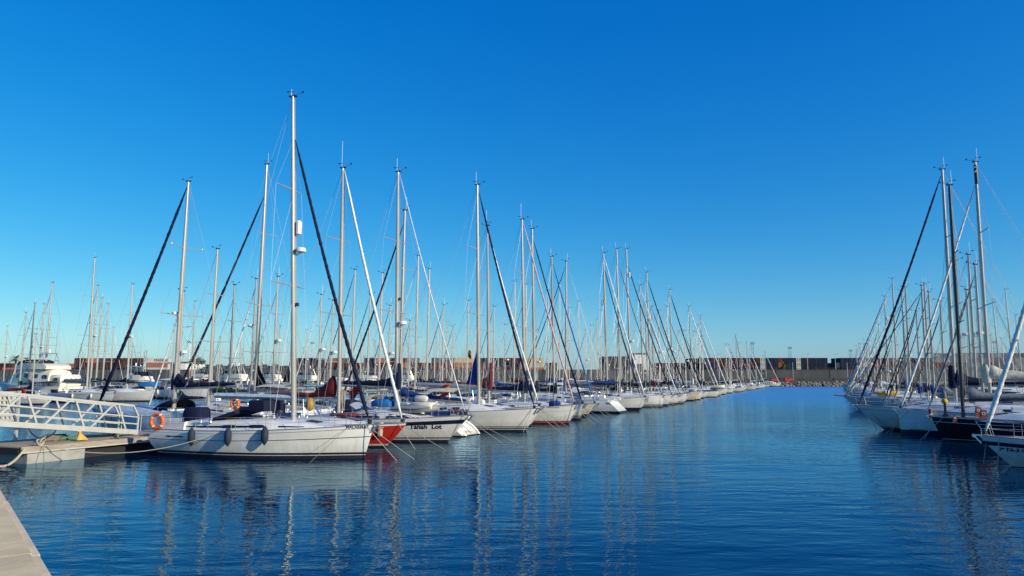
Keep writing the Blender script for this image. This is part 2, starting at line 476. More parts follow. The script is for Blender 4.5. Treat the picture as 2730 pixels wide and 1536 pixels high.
def soft_box(name, sx, sy, sz, key, parent, loc, top=0.8):
    mb = MB(); rings = []
    for k, s in ((0, 0.94), (0.12, 1.0), (0.7, 0.98), (0.93, top + 0.08), (1.0, top - 0.05)):
        rings.append([(sx / 2 * s * a, sy / 2 * s * b, sz * k) for a, b in ((-1, -0.8), (-0.86, -1), (0.86, -1), (1, -0.8), (1, 0.8), (0.86, 1), (-0.86, 1), (-1, 0.8))])
    mb.rings(rings, 0); o = mb.build(name, G[key], parent, 50); o.location = loc; return o
BOATS = []
def sailboat(c):
    """One sailing boat. c: u (centre line), bow (v of the bow), hd (+1 bow to the fairway of the left row, -1 the other way), ..."""
    lod = c.get('lod', 2); rnd = random.Random(c.get('seed', len(BOATS) * 13 + 5))
    L = c['L']; hd = c['hd']
    B = c.get('B', 0.27 * L + 0.65)
    H = Hull(L, B, c.get('Fs', 0.088 * L + 0.05), c.get('Fb', 0.112 * L + 0.12), c.get('rake', 0.075 * L), c.get('stern', 'scoop'),
             c.get('tw', 0.72), bowcurve=c.get('bc', 1.0), overhang=c.get('oh', 0.08))
    yaw = c.get('yaw', 0.0); ang = Q_ANG + (0 if hd > 0 else pi) + yaw
    hv = Vector((cos(ang), sin(ang), 0))
    if c.get('bwl'): uu, vv = at_z(*c['bwl']); bow = W(uu, vv) + hv * H.rake
    elif c.get('swl'): uu, vv = at_z(*c['swl']); bow = W(uu, vv) + hv * L
    else: bow = W(c['u'], c['bow'])
    loc = bow - hv * (L / 2); u = loc.x * PD.x + loc.y * PD.y; c['u'] = u; c['vb'] = bow.x * QD.x + bow.y * QD.y
    root = thing(c.get('name', 'sailboat'), c['label'], 'sailboat', loc, ang, c.get('group', 'sailboats moored in the marina'))
    pm = None; mrake = c.get('mrake', 0.013)
    if c.get('pxm'):
        d = ray(*c['pxm']); nrm = Vector((-hv.y, hv.x, 0)); s_ = nrm.dot(bow) / nrm.dot(Vector((d.x, d.y, 0)))
        pm = Vector((d.x * s_, d.y * s_, 0)); Ht = EYE + d.z * s_; xm = (pm - loc).dot(hv) + mrake * (Ht - 1.8)
    else:
        xm = c.get('xm', 0.10 * L); Ht = c.get('H', 1.35 * L)
    if not (-0.42 * L < xm < 0.42 * L): print('MAST', c['label'][:40], 'xm', round(xm, 2), 'L', L, 'H', round(Ht, 1))
    c['Ht'] = Ht; c['xm_'] = xm
    n_h = {0: 34, 1: 22, 2: 12}[lod]
    # hull and deck
    bands = c.get('bands') or [(('z', 0.02), 'anti'), (('z', 0.10), 'anti'), (('z', 0.20), c.get('boot', 'navy')), (('z', 0.30), c.get('hull', 'white')), (('s', 0.55), c.get('hull', 'white')), (('s', 1.0), c.get('hull', 'white'))]
    hm, hmats = hull_mesh(H, bands, n_h)
    hull = hm.build('hull', hmats, root, 40)
    deck = deck_mesh(H, 18 if lod < 2 else 8).build('deck', G[c.get('deckmat', 'deck')], root, 40)
    if lod < 2:
        mb = MB()
        for sd in (1, -1):
            mb.tube([H.sheer(-L / 2 + 0.04 * L + (0.945 * L) * i / 16, sd, 0.03) + Vector((0, 0, 0.02)) for i in range(17)], 0.028, 5)
        mb.build('toe_rail', G[c.get('rail', 'wire')], root)
    # coachroof
    xa, xf = c.get('cab', (-0.16 * L, 0.30 * L)); hc = c.get('hc', 0.036 * L + 0.06)
    C = Cabin(H, xa, xf, hc, c.get('cw', 0.64), c.get('front', 0.5))
    cab = C.mesh(16 if lod < 2 else 8).build('coachroof', G[c.get('cabmat', 'cab')], root, 40)
    for (w0, w1, f0, f1) in c.get('wins', [(0.02, 0.16, 0.32, 0.66), (0.22, 0.34, 0.34, 0.66), (0.40, 0.50, 0.36, 0.66)] if lod < 2 else [(0.05, 0.45, 0.35, 0.65)]):
        for sd in (1, -1):
            window_mesh(C, xa + (xf - xa) * w0, xa + (xf - xa) * w1, f0, f1, sd).build('cabin_window', G[c.get('winmat', 'glass')], root)
    def ztop(x): return C.top(x) if xa <= x <= xf else H.sheer(x).z
    if lod < 2:
        xh = xf - 0.20 * (xf - xa)
        hb = MB(); hb.box((xh, 0, C.top(xh) + 0.03), (0.55, 0.5, 0.05), 0, ry=0.12); hb.build('deck_hatch', G['glass'], root, 0)
        gr = MB()
        for sd in (1, -1):
            gr.tube([(xa + 0.3 + (xf - xa) * 0.55 * i / 8, sd * C.w(xa) * 0.55, C.top(xa + 0.3 + (xf - xa) * 0.55 * i / 8) + 0.07 * (0 if i in (0, 8) else 1)) for i in range(9)], 0.016, 5)
        gr.build('grab_rail', G['steel' if lod else c.get('grab', 'steel')], root)
    # cockpit coaming, wheel, spray hood
    cx0 = -0.44 * L
    for sd in (1, -1):
        mb = MB(); rings = []
        for i in range(8):
            x = cx0 + (xa - cx0 + 0.05) * i / 7; p = H.sheer(x, sd); w = abs(p.y); h = hc * (0.35 + 0.5 * i / 7)
            y0, y1 = sd * w * 0.80, sd * w * 0.55
            rings.append([(x, y0, p.z - 0.02), (x, y0 * 0.97, p.z + h * 0.85), (x, (y0 + y1) / 2, p.z + h), (x, y1, p.z + h * 0.9), (x, y1, p.z - 0.02)])
        mb.rings(rings, 0)
        mb.build('cockpit_coaming', G[c.get('cabmat', 'cab')], root, 40)
    if c.get('hood') and lod < 3:
        hx = xa + 0.25; wh = C.w(xa) * 0.95; hh = c.get('hoodh', 0.62); zb = C.top(hx) - 0.08
        rings = []
        NN = 7
        for i in range(NN + 1):
            k = i / NN; x = hx + 1.15 - 1.55 * k; h = hh * (0.06 + 0.94 * sin(pi / 2 * min(1, k * 1.25)))
            rings.append([Vector((x - (0.12 * k) * sin(pi * j / 10), wh * cos(pi * j / 10), zb - 0.10 * k + h * (abs(sin(pi * j / 10)) ** 0.55))) for j in range(11)])
        mb = MB(); mb.grid(rings); mb.grid([[p + Vector((0.0, 0, -0.012)) for p in r] for r in rings[::-1]])
        mb.build('spray_hood', G[c['hood']], root, 60)
        if lod == 0:
            mb = MB(); mb.grid([[r[j] + Vector((0.012, 0, 0.008)) for j in range(2, 9)] for r in rings[1:4]]); mb.build('hood_window', G['clear'], root)
    if lod < 2:
        mb = MB(); R3 = Matrix.Rotation(pi / 2, 3, 'Y')
        xw = -0.33 * L; zw = H.sheer(xw).z + 0.42
        mb.torus((xw, 0, zw), 0.48, 0.016, 20, 5, R3)
        for i in range(5):
            a = 2 * pi * i / 5; mb.tube([(xw, 0, zw), (xw, 0.48 * cos(a), zw + 0.48 * sin(a))], 0.009, 4)
        mb.build('steering_wheel', G['steel'], root)
        for sd in (1, -1):
            for xq in (-0.24 * L, -0.19 * L):
                p = H.sheer(xq, sd); mb2 = MB(); mb2.lathe([(0.09, 0), (0.07, 0.06), (0.065, 0.13), (0.085, 0.16), (0.03, 0.19)], (xq, p.y * 0.69, p.z + hc * 0.75), 10); mb2.build('winch', G['steel'], root)
        mb = MB(); mb.tube([(xw + 0.15, 0, zw - 0.7), (xw + 0.12, 0, zw + 0.15)], [0.11, 0.08], 8); mb.build('binnacle', G['plastic'], root)
    ex = c.get('extras') if c.get('extras') is not None else rnd.sample(['bimini', 'arch', 'raft', 'boxes', 'rolls', 'dodger'], rnd.choice([1, 2, 2, 3]))
    zs_ = H.sheer(-0.36 * L).z; hb_ = H.sheer(-0.36 * L, 1).y
    if 'bimini' in ex and not c.get('cover') == 'none':
        mb = MB(); P = []
        for i in range(5):
            x = -0.43 * L + 0.19 * L * i / 4; P.append([Vector((x, hb_ * 0.85 * cos(pi * (0.08 + 0.84 * j / 8)), zs_ + 1.72 + 0.22 * sin(pi * j / 8) + 0.06 * sin(pi * i / 4))) for j in range(9)])
        mb.grid(P); mb.grid([[q - Vector((0, 0, 0.02)) for q in r] for r in P[::-1]]); mb.build('bimini_top', G[rnd.choice(['c_navy', 'c_cream', 'c_blue', 'c_grey', 'c_white', 'c_navy'])], root, 60)
        mb = MB()
        for x in (-0.43 * L, -0.24 * L):
            mb.tube([(-0.335 * L, hb_ * 0.86, zs_ + 0.1), (x, hb_ * 0.83, zs_ + 1.74), (x, 0, zs_ + 1.92), (x, -hb_ * 0.83, zs_ + 1.74), (-0.335 * L, -hb_ * 0.86, zs_ + 0.1)], 0.014, 4)
        mb.build('bimini_frame', G['steel'], root)
    if 'arch' in ex:
        mb = MB(); xa_ = -0.455 * L
        mb.tube([(xa_ + 0.3, hb_ * 0.8, zs_), (xa_, hb_ * 0.74, zs_ + 1.9), (xa_, -hb_ * 0.74, zs_ + 1.9), (xa_ + 0.3, -hb_ * 0.8, zs_)], 0.025, 5); mb.build('stern_arch', G['steel'], root)
        mb = MB(); mb.box((xa_, 0, zs_ + 1.96), (0.7, hb_ * 1.2, 0.04), 0, 0, 0.12); mb.build('solar_panel', G['glass'], root, 0)
    if 'raft' in ex:
        xr = xf - 0.35 * (xf - xa); mb = MB(); mb.box((xr, 0.2, C.top(xr) + 0.13), (0.75, 0.5, 0.26)); mb.build('liferaft_canister', G['plastic'], root, 0)
    if 'boxes' in ex:
        soft_box('deck_bag', 0.9, 0.5, 0.42, rnd.choice(['c_blue', 'c_grey', 'c_navy', 'c_bright', 'c_cream']), root, (0.33 * L, 0.15, H.sheer(0.33 * L).z + 0.02), 0.7)
    if 'rolls' in ex:
        mb = MB(); p = H.sheer(-0.30 * L, -1); mb.tube([(-0.36 * L, p.y * 0.96, p.z + 0.45), (-0.28 * L, p.y * 0.96, p.z + 0.47)], 0.13, 8); mb.build('rail_roll', G[rnd.choice(['c_cream', 'c_white', 'c_blue', 'c_maroon', 'c_green'])], root)
    if 'dodger' in ex:
        mb = MB()
        for sd in (1, -1):
            P = []
            for i in range(5):
                x = -0.42 * L + 0.16 * L * i / 4; p = H.sheer(x, sd); P.append([Vector((x, p.y * 0.985 - sd * 0.04, p.z + 0.08 + 0.50 * j)) for j in range(2)])
            mb = MB(); mb.grid(P); mb.build('weather_cloth', G[rnd.choice(['c_navy', 'c_blue', 'c_grey', 'c_maroon'])], root, 0)
    # mast
    zb = ztop(xm) - 0.03
    r0 = c.get('mr', 0.0056 * Ht + 0.020) * (1.0 if lod < 2 else 1.05); ns = {0: 14, 1: 10, 2: 8}[lod]
    lean = Vector((c.get('mlean', 0.0), 0, 0))
    base = Vector((xm, 0, zb)); topm = Vector((xm - mrake * (Ht - zb), 0, Ht)) 
    mb = MB(); K = 10
    mb.tube([base.lerp(topm, i / K) for i in range(K + 1)], [r0 * (1 if i < 6 else 1 - 0.38 * (i - 6) / 4) for i in range(K + 1)], ns, flat=1.35)
    mk = G[c.get('mastmat', 'alu')]
    mast = mb.build('mast', mk, root, 50)
    def mp(k): return base.lerp(topm, k)
    mb = MB()                                          # masthead: crane, light, antenna, wind arm and vane
    mb.box((topm.x, 0, Ht + 0.02), (r0 * 3.4, r0 * 1.3, 0.05))
    mb.tube([(topm.x + r0, 0, Ht + 0.04), (topm.x + r0, 0, Ht + 0.17)], 0.03, 6)
    arm = 1 if rnd.random() < 0.7 else -1
    mb.tube([(topm.x, 0, Ht + 0.05), (topm.x + arm * 0.48, 0.05, Ht + 0.17)], 0.009, 4)
    mb.box((topm.x + arm * 0.50, 0.05, Ht + 0.21), (0.10, 0.025, 0.08), ry=0.5)
    mb.tube([(topm.x - arm * 0.15, 0, Ht + 0.05), (topm.x - arm * 0.15, 0, Ht + 0.28)], 0.008, 4)
    mb.box((topm.x - arm * 0.15, 0, Ht + 0.28), (0.34, 0.01, 0.018)); mb.box((topm.x - arm * 0.29, 0, Ht + 0.285), (0.09, 0.01, 0.07))
    mb.build('masthead_instruments', G['black_fit'], mast, 0)
    if lod < 2 or rnd.random() < 0.4:
        mb = MB(); mb.tube([(topm.x - r0, 0.03, Ht), (topm.x - r0, 0.03, Ht + c.get('ant', 0.9))], 0.010 if lod < 2 else 0.014, 4); mb.build('antenna', G['plastic'], mast)
    # spreaders and shrouds
    nsp = c.get('nsp', 2 if Ht > 10 else 1); fs = [0.40, 0.70] if nsp == 2 else ([0.55] if nsp == 1 else [0.30, 0.54, 0.77])
    wr = {0: 0.0055, 1: 0.0075, 2: 0.010}[lod]
    hb = H.sheer(xm - 0.15, 1).y - 0.08
    tips = {1: [], -1: []}
    for i, f in enumerate(fs):
        sl = hb * (0.92 - 0.22 * i); p = mp(f)
        for sd in (1, -1):
            q = p + Vector((-0.10 - 0.12 * sl, sd * sl, 0.08)); tips[sd].append(q)
            mb = MB(); mb.tube([p, q], [0.036, 0.022], 5, flat=1.0)
            if c.get('tipcap'):
                mb.lathe([(0.01, -0.09), (0.06, -0.05), (0.06, 0.05), (0.01, 0.09)], q, 6)
            mb.build('spreader', mk if c.get('mastmat') != 'alu_dark' else mk, mast)
    fh = c.get('frac', 0.96)                               # forestay height as a fraction of the mast
    for sd in (1, -1):
        ch = H.sheer(xm - 0.15, sd, 0.06)
        mb = MB(); mb.tube([ch] + tips[sd] + [mp(fh)], wr, 4, cap=False)
        mb.tube([ch + Vector((0.05, 0, 0)), mp(fs[0] - 0.02)], wr, 4, cap=False)
        if nsp >= 2: mb.tube([tips[sd][0], mp(fs[1] - 0.015)], wr, 4, cap=False)
        mb.build('shroud', G['wire'], root, 0)
    # head sail on the forestay, backstay, halyards
    fx = L / 2 - c.get('fin', 0.22)
    a = Vector((fx, 0, H.sheer(fx).z + 0.10)); b = mp(fh) + Vector((r0, 0, 0))
    if c.get('furl'):
        furl_mesh(a, b, c.get('fr', 0.060 if lod < 2 else 0.050), 110 if lod == 0 else 40, 9 if lod == 0 else 6, rnd, 17 if lod == 0 else 9).build('furled_headsail', G[c['furl']], root, 60)
        mb = MB(); mb.lathe([(0.03, -0.08), (0.11, -0.06), (0.11, 0.06), (0.03, 0.08)], a + Vector((0, 0, 0.06)), 8); mb.build('furling_drum', G['black_fit'], root)
    else:
        mb = MB(); mb.tube([a, b], wr * 1.6, 4); mb.build('forestay', G['wire'], root, 0)
    st = H.sheer(-L / 2 + 0.14 * L if c.get('stern') == 'reverse' else -L / 2 + 0.06 * L)
    mb = MB()
    split = mp(0.0) + Vector((st.x * 0.86 - xm * 0.86, 0, 0)); split.z = st.z + 0.22 * (Ht - st.z); split.x = st.x + (topm.x - st.x) * 0.22
    mb.tube([topm, split], wr, 4, cap=False)
    for sd in (1, -1): mb.tube([split, (st.x, sd * abs(st.y) * 0.8, st.z)], wr, 4, cap=False)
    mb.build('backstay', G['wire'], root, 0)
    if lod < 2:
        mb = MB()
        for k, (dx, dy) in enumerate(((0.14, 0.05), (0.10, -0.10), (-0.16, 0.06))):
            mb.tube(sag(mp(0.99) + Vector((dx * 0.6, dy * 0.6, 0)), base + Vector((dx * 1.4, dy * 1.6, 0.4)), 0.0, 2), 0.006, 4, cap=False)
        mb.build('halyard', G['rope'], root, 0)
    # boom, cover
    bl = c.get('boomL', 0.36 * L); bz = c.get('boomz', 0.85 + 0.1 * hc)
    b0 = Vector((xm - r0, 0, zb + bz)); rise = c.get('rise', 0.03); b1 = Vector((xm - bl, 0, zb + bz + rise * bl))
    boom_r = c.get('br', 0.085)
    mb = MB(); mb.tube([b0, b1], boom_r, 8, flat=1.25)
    mb.tube([b1 + Vector((0.1, 0, 0)), b1 + Vector((0.06, 0.02, -bz * 0.8))], 0.012, 4)
    boom = mb.build('boom', G[c.get('boommat', c.get('mastmat', 'alu'))], root, 50)
    if c.get('cover'):
        zz = lambda x: zb + bz + boom_r + 0.05 + rise * (xm - x)
        cover_mesh(xm - 0.02 if c.get('collar', 0.8) else xm - 0.3, b1.x + c.get('cend', 0.25), zz, c.get('ch', 0.36), c.get('ch1', 0.20), c.get('cwid', 0.17), c.get('hump', 0.35), c.get('collar', 0.8), 26 if lod == 0 else 10, 12 if lod == 0 else 7, rnd, c.get('wedge', 0.0)).build('sail_cover', G[c['cover']], boom, 60)
    if c.get('tall'):                                      # tall triangular sail bag standing up the mast
        hgt, wid = c.get('talls', (2.6, 1.5)); z0 = zb + bz + 0.2
        mb = MB(); rings = []
        for i in range(9):
            k = i / 8; ww = wid * (1 - k) ** 1.15 + 0.06
            rings.append([Vector((xm - r0 - 0.02, 0.12 - 0.07 * k, z0 + hgt * k)), Vector((xm - r0 - ww * 0.6, 0.13 - 0.09 * k + 0.03 * sin(5 * k), z0 + hgt * k)), Vector((xm - r0 - ww, 0.02, z0 + hgt * k)),
                          Vector((xm - r0 - ww * 0.6, -0.13 + 0.09 * k, z0 + hgt * k)), Vector((xm - r0 - 0.02, -0.12 + 0.07 * k, z0 + hgt * k))])
        mb.rings(rings, 0); mb.build('mast_sail_bag', G[c['tall']], boom, 50)
    if lod < 2:
        mb = MB()
        mb.tube([topm, b1], wr, 4, cap=False)
        for kk in (0.35, 0.75): mb.tube([mp(0.5) + Vector((0, 0.1, 0)), b0.lerp(b1, kk) + Vector((0, 0.12, 0))], wr * 0.8, 4, cap=False)
        mb.tube([b0.lerp(b1, 0.8), (b1.x + 0.3, 0, H.sheer(b1.x).z + hc * 0.5)], 0.012, 4)
        mb.build('boom_line', G['rope'], root, 0)
    # radar and other mast fittings
    for (kind, z, sd) in c.get('gear', []):
        p = mp((z - zb) / (Ht - zb))
        if kind == 'radar':
            mb = MB(); mb.lathe([(0.18, -0.10), (0.24, -0.08), (0.25, 0.05), (0.20, 0.11), (0.02, 0.13)], (p.x + sd * 0.40, 0, p.z), 14)
            mb.bar((p.x, 0, p.z - 0.30), (p.x + sd * 0.40, 0, p.z - 0.11), 0.10, 0.04); mb.build('radar_dome', G['plastic'], mast)
        if kind == 'reflector':
            mb = MB(); mb.lathe([(0.05, -0.36), (0.14, -0.30), (0.15, 0.28), (0.09, 0.36), (0.02, 0.37)], (p.x + sd * (r0 + 0.17), 0, p.z), 10); mb.build('radar_reflector', G['plastic'], mast)
        if kind == 'light':
            mb = MB(); mb.lathe([(0.03, -0.12), (0.11, -0.10), (0.09, 0.03), (0.03, 0.06)], (p.x + sd * (r0 + 0.08), 0, p.z), 8); mb.build('deck_light', G['black_fit'], mast)
    # pulpit, guard rails, pushpit, bow roller and anchor
    if lod < 2:
        tr = 0.0135; up = Vector((0, 0, 0.62))
        bowp = Vector((L / 2 + 0.08, 0, H.sheer(L / 2).z + 0.60))
        mb = MB(); rails = {}
        for sd in (1, -1):
            pA = H.sheer(0.36 * L, sd, 0.07); pB = H.sheer(0.45 * L, sd, 0.05)
            mb.tube([pA, pA + up, pB + up + Vector((0.15, 0, 0.0)), bowp], tr, 5)
            mb.tube([pB, pB + up + Vector((0.12, 0, 0))], tr, 5); mb.tube([pA + up * 0.5, pB + up * 0.5, bowp - Vector((0.18, 0, 0.3))], tr * 0.8, 5)
            rails[sd] = pA
        mb.tube([bowp, bowp - Vector((0.18, 0, 0.3)), H.sheer(L / 2 - 0.1)], tr, 5)
        mb.build('pulpit', G['steel'], root)
        mb = MB(); sx = -0.43 * L; pts = {1: [], -1: []}
        for sd in (1, -1):
            xsn = [sx + (0.36 * L - sx) * i / 6 for i in range(7)]
            for i, x in enumerate(xsn):
                p = H.sheer(x, sd, 0.06); pts[sd].append(p)
                if 0 < i < 6: mb.tube([p, p + up], tr * 0.8, 5)
            for hgt in (0.98, 0.52): mb.tube([p + up * hgt for p in pts[sd]], 0.0055, 4, cap=False)
        mb.build('guard_rail', G['steel'], root)
        for sd in (1, -1):
            mb = MB(); a0 = pts[sd][0]; a1 = H.sheer(-0.475 * L, sd, 0.08)
            mb.tube([a0, a0 + up, a1 + up, Vector((a1.x, sd * 0.35, a1.z + 0.62)), Vector((a1.x, sd * 0.35, a1.z))], tr, 5)
            mb.tube([a1, a1 + up], tr, 5); mb.tube([a0 + up * 0.5, a1 + up * 0.5], tr, 5)
            mb.build('pushpit', G['steel'], root)
        if c.get('anchor', True):
            zz = H.sheer(L / 2).z; mb = MB()
            mb.box((L / 2 + 0.02, 0, zz + 0.02), (0.42, 0.12, 0.05)); mb.tube([(L / 2 - 0.35, 0, zz + 0.06), (L / 2 + 0.22, 0, zz + 0.03)], 0.025, 5)
            mb.bar((L / 2 + 0.22, 0, zz + 0.05), (L / 2 - 0.06, 0, zz - 0.30), 0.22, 0.05); mb.tube([(L / 2 + 0.2, -0.09, zz - 0.03), (L / 2 + 0.2, 0.09, zz - 0.03)], 0.04, 6)
            mb.build('bow_anchor', G['steel'], root)
    BOATS.append(dict(c=c, root=root, H=H, C=C, loc=loc, hv=hv, hd=hd, u=u, xm=xm, Ht=Ht, zb=zb, L=L, boom=boom, mast=mast, mp=mp, bz=bz))
    return BOATS[-1]

def hull_lettering(bt, body, size, x, z, side, key='black', shear=0.0, bold=0.0, space=1.0, tilt=0.0):
    vs, fs = text_points(body, size, shear, bold=bold, space=space)
    H = bt['H']; fl = 1 if side < 0 else -1
    out = []
    for (a, b, _) in vs:
        out.append(H.side(x + fl * a, z + b + tilt * a * fl, side, 0.006))
    mb = MB(); mb.add(out, fs); return mb.build('hull_lettering', G[key], bt['root'], 0)
def local(bt, p):
    """world position of a point given in a boat's own frame"""
    M = Matrix.Translation(bt['root'].location) @ Matrix.Rotation(bt['root'].rotation_euler.z, 4, 'Z')
    return M @ Vector(p)

def deck_x(bt, px, py, yy=0.0):
    """x and z in the boat's frame of a point seen in the boat's own plane y = yy"""
    hv = bt['hv']; n = Vector((-hv.y, hv.x, 0)); P0 = bt['loc'] + n * yy
    d = ray(px, py); s = n.dot(P0) / n.dot(Vector((d.x, d.y, 0)))
    P = Vector((d.x * s, d.y * s, EYE + d.z * s))
    return (P - bt['loc']).dot(hv), P.z
def side_x(bt, px, py, side=-1):
    """the same on the near hull side"""
    off = bt['H'].B * 0.45
    for _ in range(6):
        x, z = deck_x(bt, px, py, side * off)
        off = abs(bt['H'].side(x, min(max(z, 0), bt['H'].zs(bt['H'].t_at(x, 0.5))), side, 0).y)
    return x, z

# ---------------------------------------------------------------- the boats that can be told apart
def B_(*a): return [(('z', z) if not isinstance(z, tuple) else z, k) for z, k in a]
S = lambda f: ('s', f)
W2 = [(S(0.5), 'white'), (S(1.0), 'white')]
def two_boot(h='white', k='navy', z=0.0):
    return B_((0.14 + z, 'anti'), (0.19 + z, h), (0.27 + z, k), (0.31 + z, h), (0.36 + z, k), (S(0.6), h), (S(0.955), h), (S(1.0), h))
def one_boot(h='white', k='navy', a=0.10, b=0.24):
    return B_((a, 'anti'), (b, k), (S(0.6), h), (S(1.0), h))
def rub(h='white', k='navy'):
    return B_((0.12, 'anti'), (0.22, k), (S(0.6), h), (S(0.84), h), (S(0.88), k), (S(1.0), h))

malarmat = sailboat(dict(lod=0, label='large white sailboat with three dark blue fenders, nearest the camera, named MALARMAT', hd=1, L=11.15, B=3.7, yaw=radians(8.0), bwl=(971, 1222), pxm=(782, 258),
    rake=0.45, Fs=1.20, Fb=1.50, frac=0.86, furl='c_navy', fr=0.085, boommat='c_pale', br=0.13, boomL=4.3, boomz=1.05, rise=0.02, hc=0.47, cab=(-3.6, 4.1), cw=0.70, front=0.55, grab='steel',
    bands=B_((0.15, 'anti'), (0.185, 'white'), (0.28, 'navy'), (S(0.45), 'white'), (S(0.64), 'white'), (S(0.665), 'navy'), (S(0.80), 'white'), (S(0.905), 'white'), (S(0.925), 'wire'), (S(1.0), 'white')),
    mrake=0.043, extras=[], wins=[(0.0, 0.80, 0.33, 0.53), (0.27, 0.37, 0.28, 0.60), (0.46, 0.56, 0.28, 0.60)], winmat='glass', nsp=2, ant=0.4,
    gear=[('reflector', 10.85, 1), ('radar', 9.75, 1), ('light', 7.15, 1)], group='sailboats of the front left row'))
redboat = sailboat(dict(lod=0, label='sailboat with a bright red hull and maroon sail cover, white furled headsail', extras=['dodger'], anchor=False, hd=1, L=10.6, bwl=(1027, 1193), pxm=(915, 448), rake=1.25, bc=1.15, Fs=1.05, Fb=1.27, stern='counter', frac=0.985,
    furl='c_white', fr=0.085, cover='c_maroon', hump=0.95, wedge=0.27, collar=0.0, ch=0.30, ch1=0.16, cwid=0.2, boomL=5.4, boomz=1.05, rise=0.0, deckmat='deck', bands=B_((0.10, 'anti'), (0.19, 'white'), (S(0.5), 'red'), (S(0.93), 'red'), (S(1.0), 'white')),
    hc=0.42, ant=1.6, group='sailboats of the front left row'))
tanah = sailboat(dict(lod=0, label='white sailboat with navy band under the rail, named Tanah Lot in black lettering', extras=['arch'], hd=1, L=11.3, bwl=(1194, 1178), pxm=(1062, 458), rake=1.35, Fs=1.18, Fb=1.50, stern='counter', frac=0.985, furl='c_white', fr=0.034,
    cover='c_navy', collar=1.3, hump=0.30, ch=0.42, boomL=4.4, boomz=1.35, hood='c_navy', hoodh=0.85, wins=[(0.02, 0.93, 0.10, 0.72), (0.70, 0.78, 0.22, 0.60)], winmat='c_navy', hc=0.50, cab=(-2.6, 3.2),
    bands=B_((0.12, 'anti'), (0.19, 'white'), (0.26, 'navy'), (S(0.45), 'white'), (S(0.70), 'white'), (S(0.86), 'navy'), (S(1.0), 'white')), gear=[('radar', 6.9, 1), ('light', 8.4, 1)], group='sailboats of the front left row'))
sternout = sailboat(dict(lod=0, label='white sailboat moored stern to the fairway, royal blue boom cover, white swim steps', hd=-1, L=10.6, swl=(1258, 1161), pxm=(1080, 561), stern='reverse', tw=0.78, Fs=1.0, Fb=1.3, frac=0.93, furl='c_navy', fr=0.07,
    cover='c_blue', collar=2.0, hump=0.25, ch=0.30, boomL=5.2, boomz=0.95, rise=-0.07, bands=one_boot('white', 'white', 0.06, 0.12), nsp=2, group='sailboats of the front left row'))
stripes = sailboat(dict(lod=0, label='white sailboat with double navy waterline stripes and tall blue bag against its mast', hd=1, L=12.4, bwl=(1402, 1151), pxm=(1273, 493), rake=0.85, Fs=1.25, Fb=1.55, frac=0.965, furl='c_navy', fr=0.08, boommat='alu', br=0.15, boomL=5.0, boomz=1.25,
    tall='c_blue', talls=(2.4, 0.85), bands=two_boot(), hc=0.52, ant=1.0, group='sailboats of the front left row'))
delaio = sailboat(dict(lod=0, label='white sailboat with a lettered dark maroon boom cover and white furled headsail', hd=1, L=12.0, bwl=(1414, 1135), pxm=(1300, 602), rake=0.95, frac=0.95, furl='c_white', fr=0.075, cover='c_maroon', collar=1.9, hump=0.35, ch=0.5, ch1=0.35, boomL=5.6, boomz=1.15, rise=0.0,
    bands=one_boot('white', 'anti', 0.06, 0.12), ant=1.3, group='sailboats of the front left row'))
t47 = sailboat(dict(lod=0, label='white sailboat with burgundy waterline and faded pink furled headsail', hd=1, L=11.5, bwl=(1517, 1130), pxm=(1392, 585), rake=0.70, Fb=1.5, frac=0.975, furl='c_pink', fr=0.075, cover='c_navy', collar=1.4, ch=0.45, hood='c_navy',
    bands=B_((0.13, 'burgundy'), (0.155, 'white'), (0.24, 'burgundy'), (S(0.45), 'white'), (S(0.695), 'white'), (S(0.71), 'wire'), (S(0.95), 'white'), (S(0.965), 'wire'), (S(1.0), 'white')), ant=1.4, group='sailboats of the front left row'))
FL = 'sailboats of the front left row'
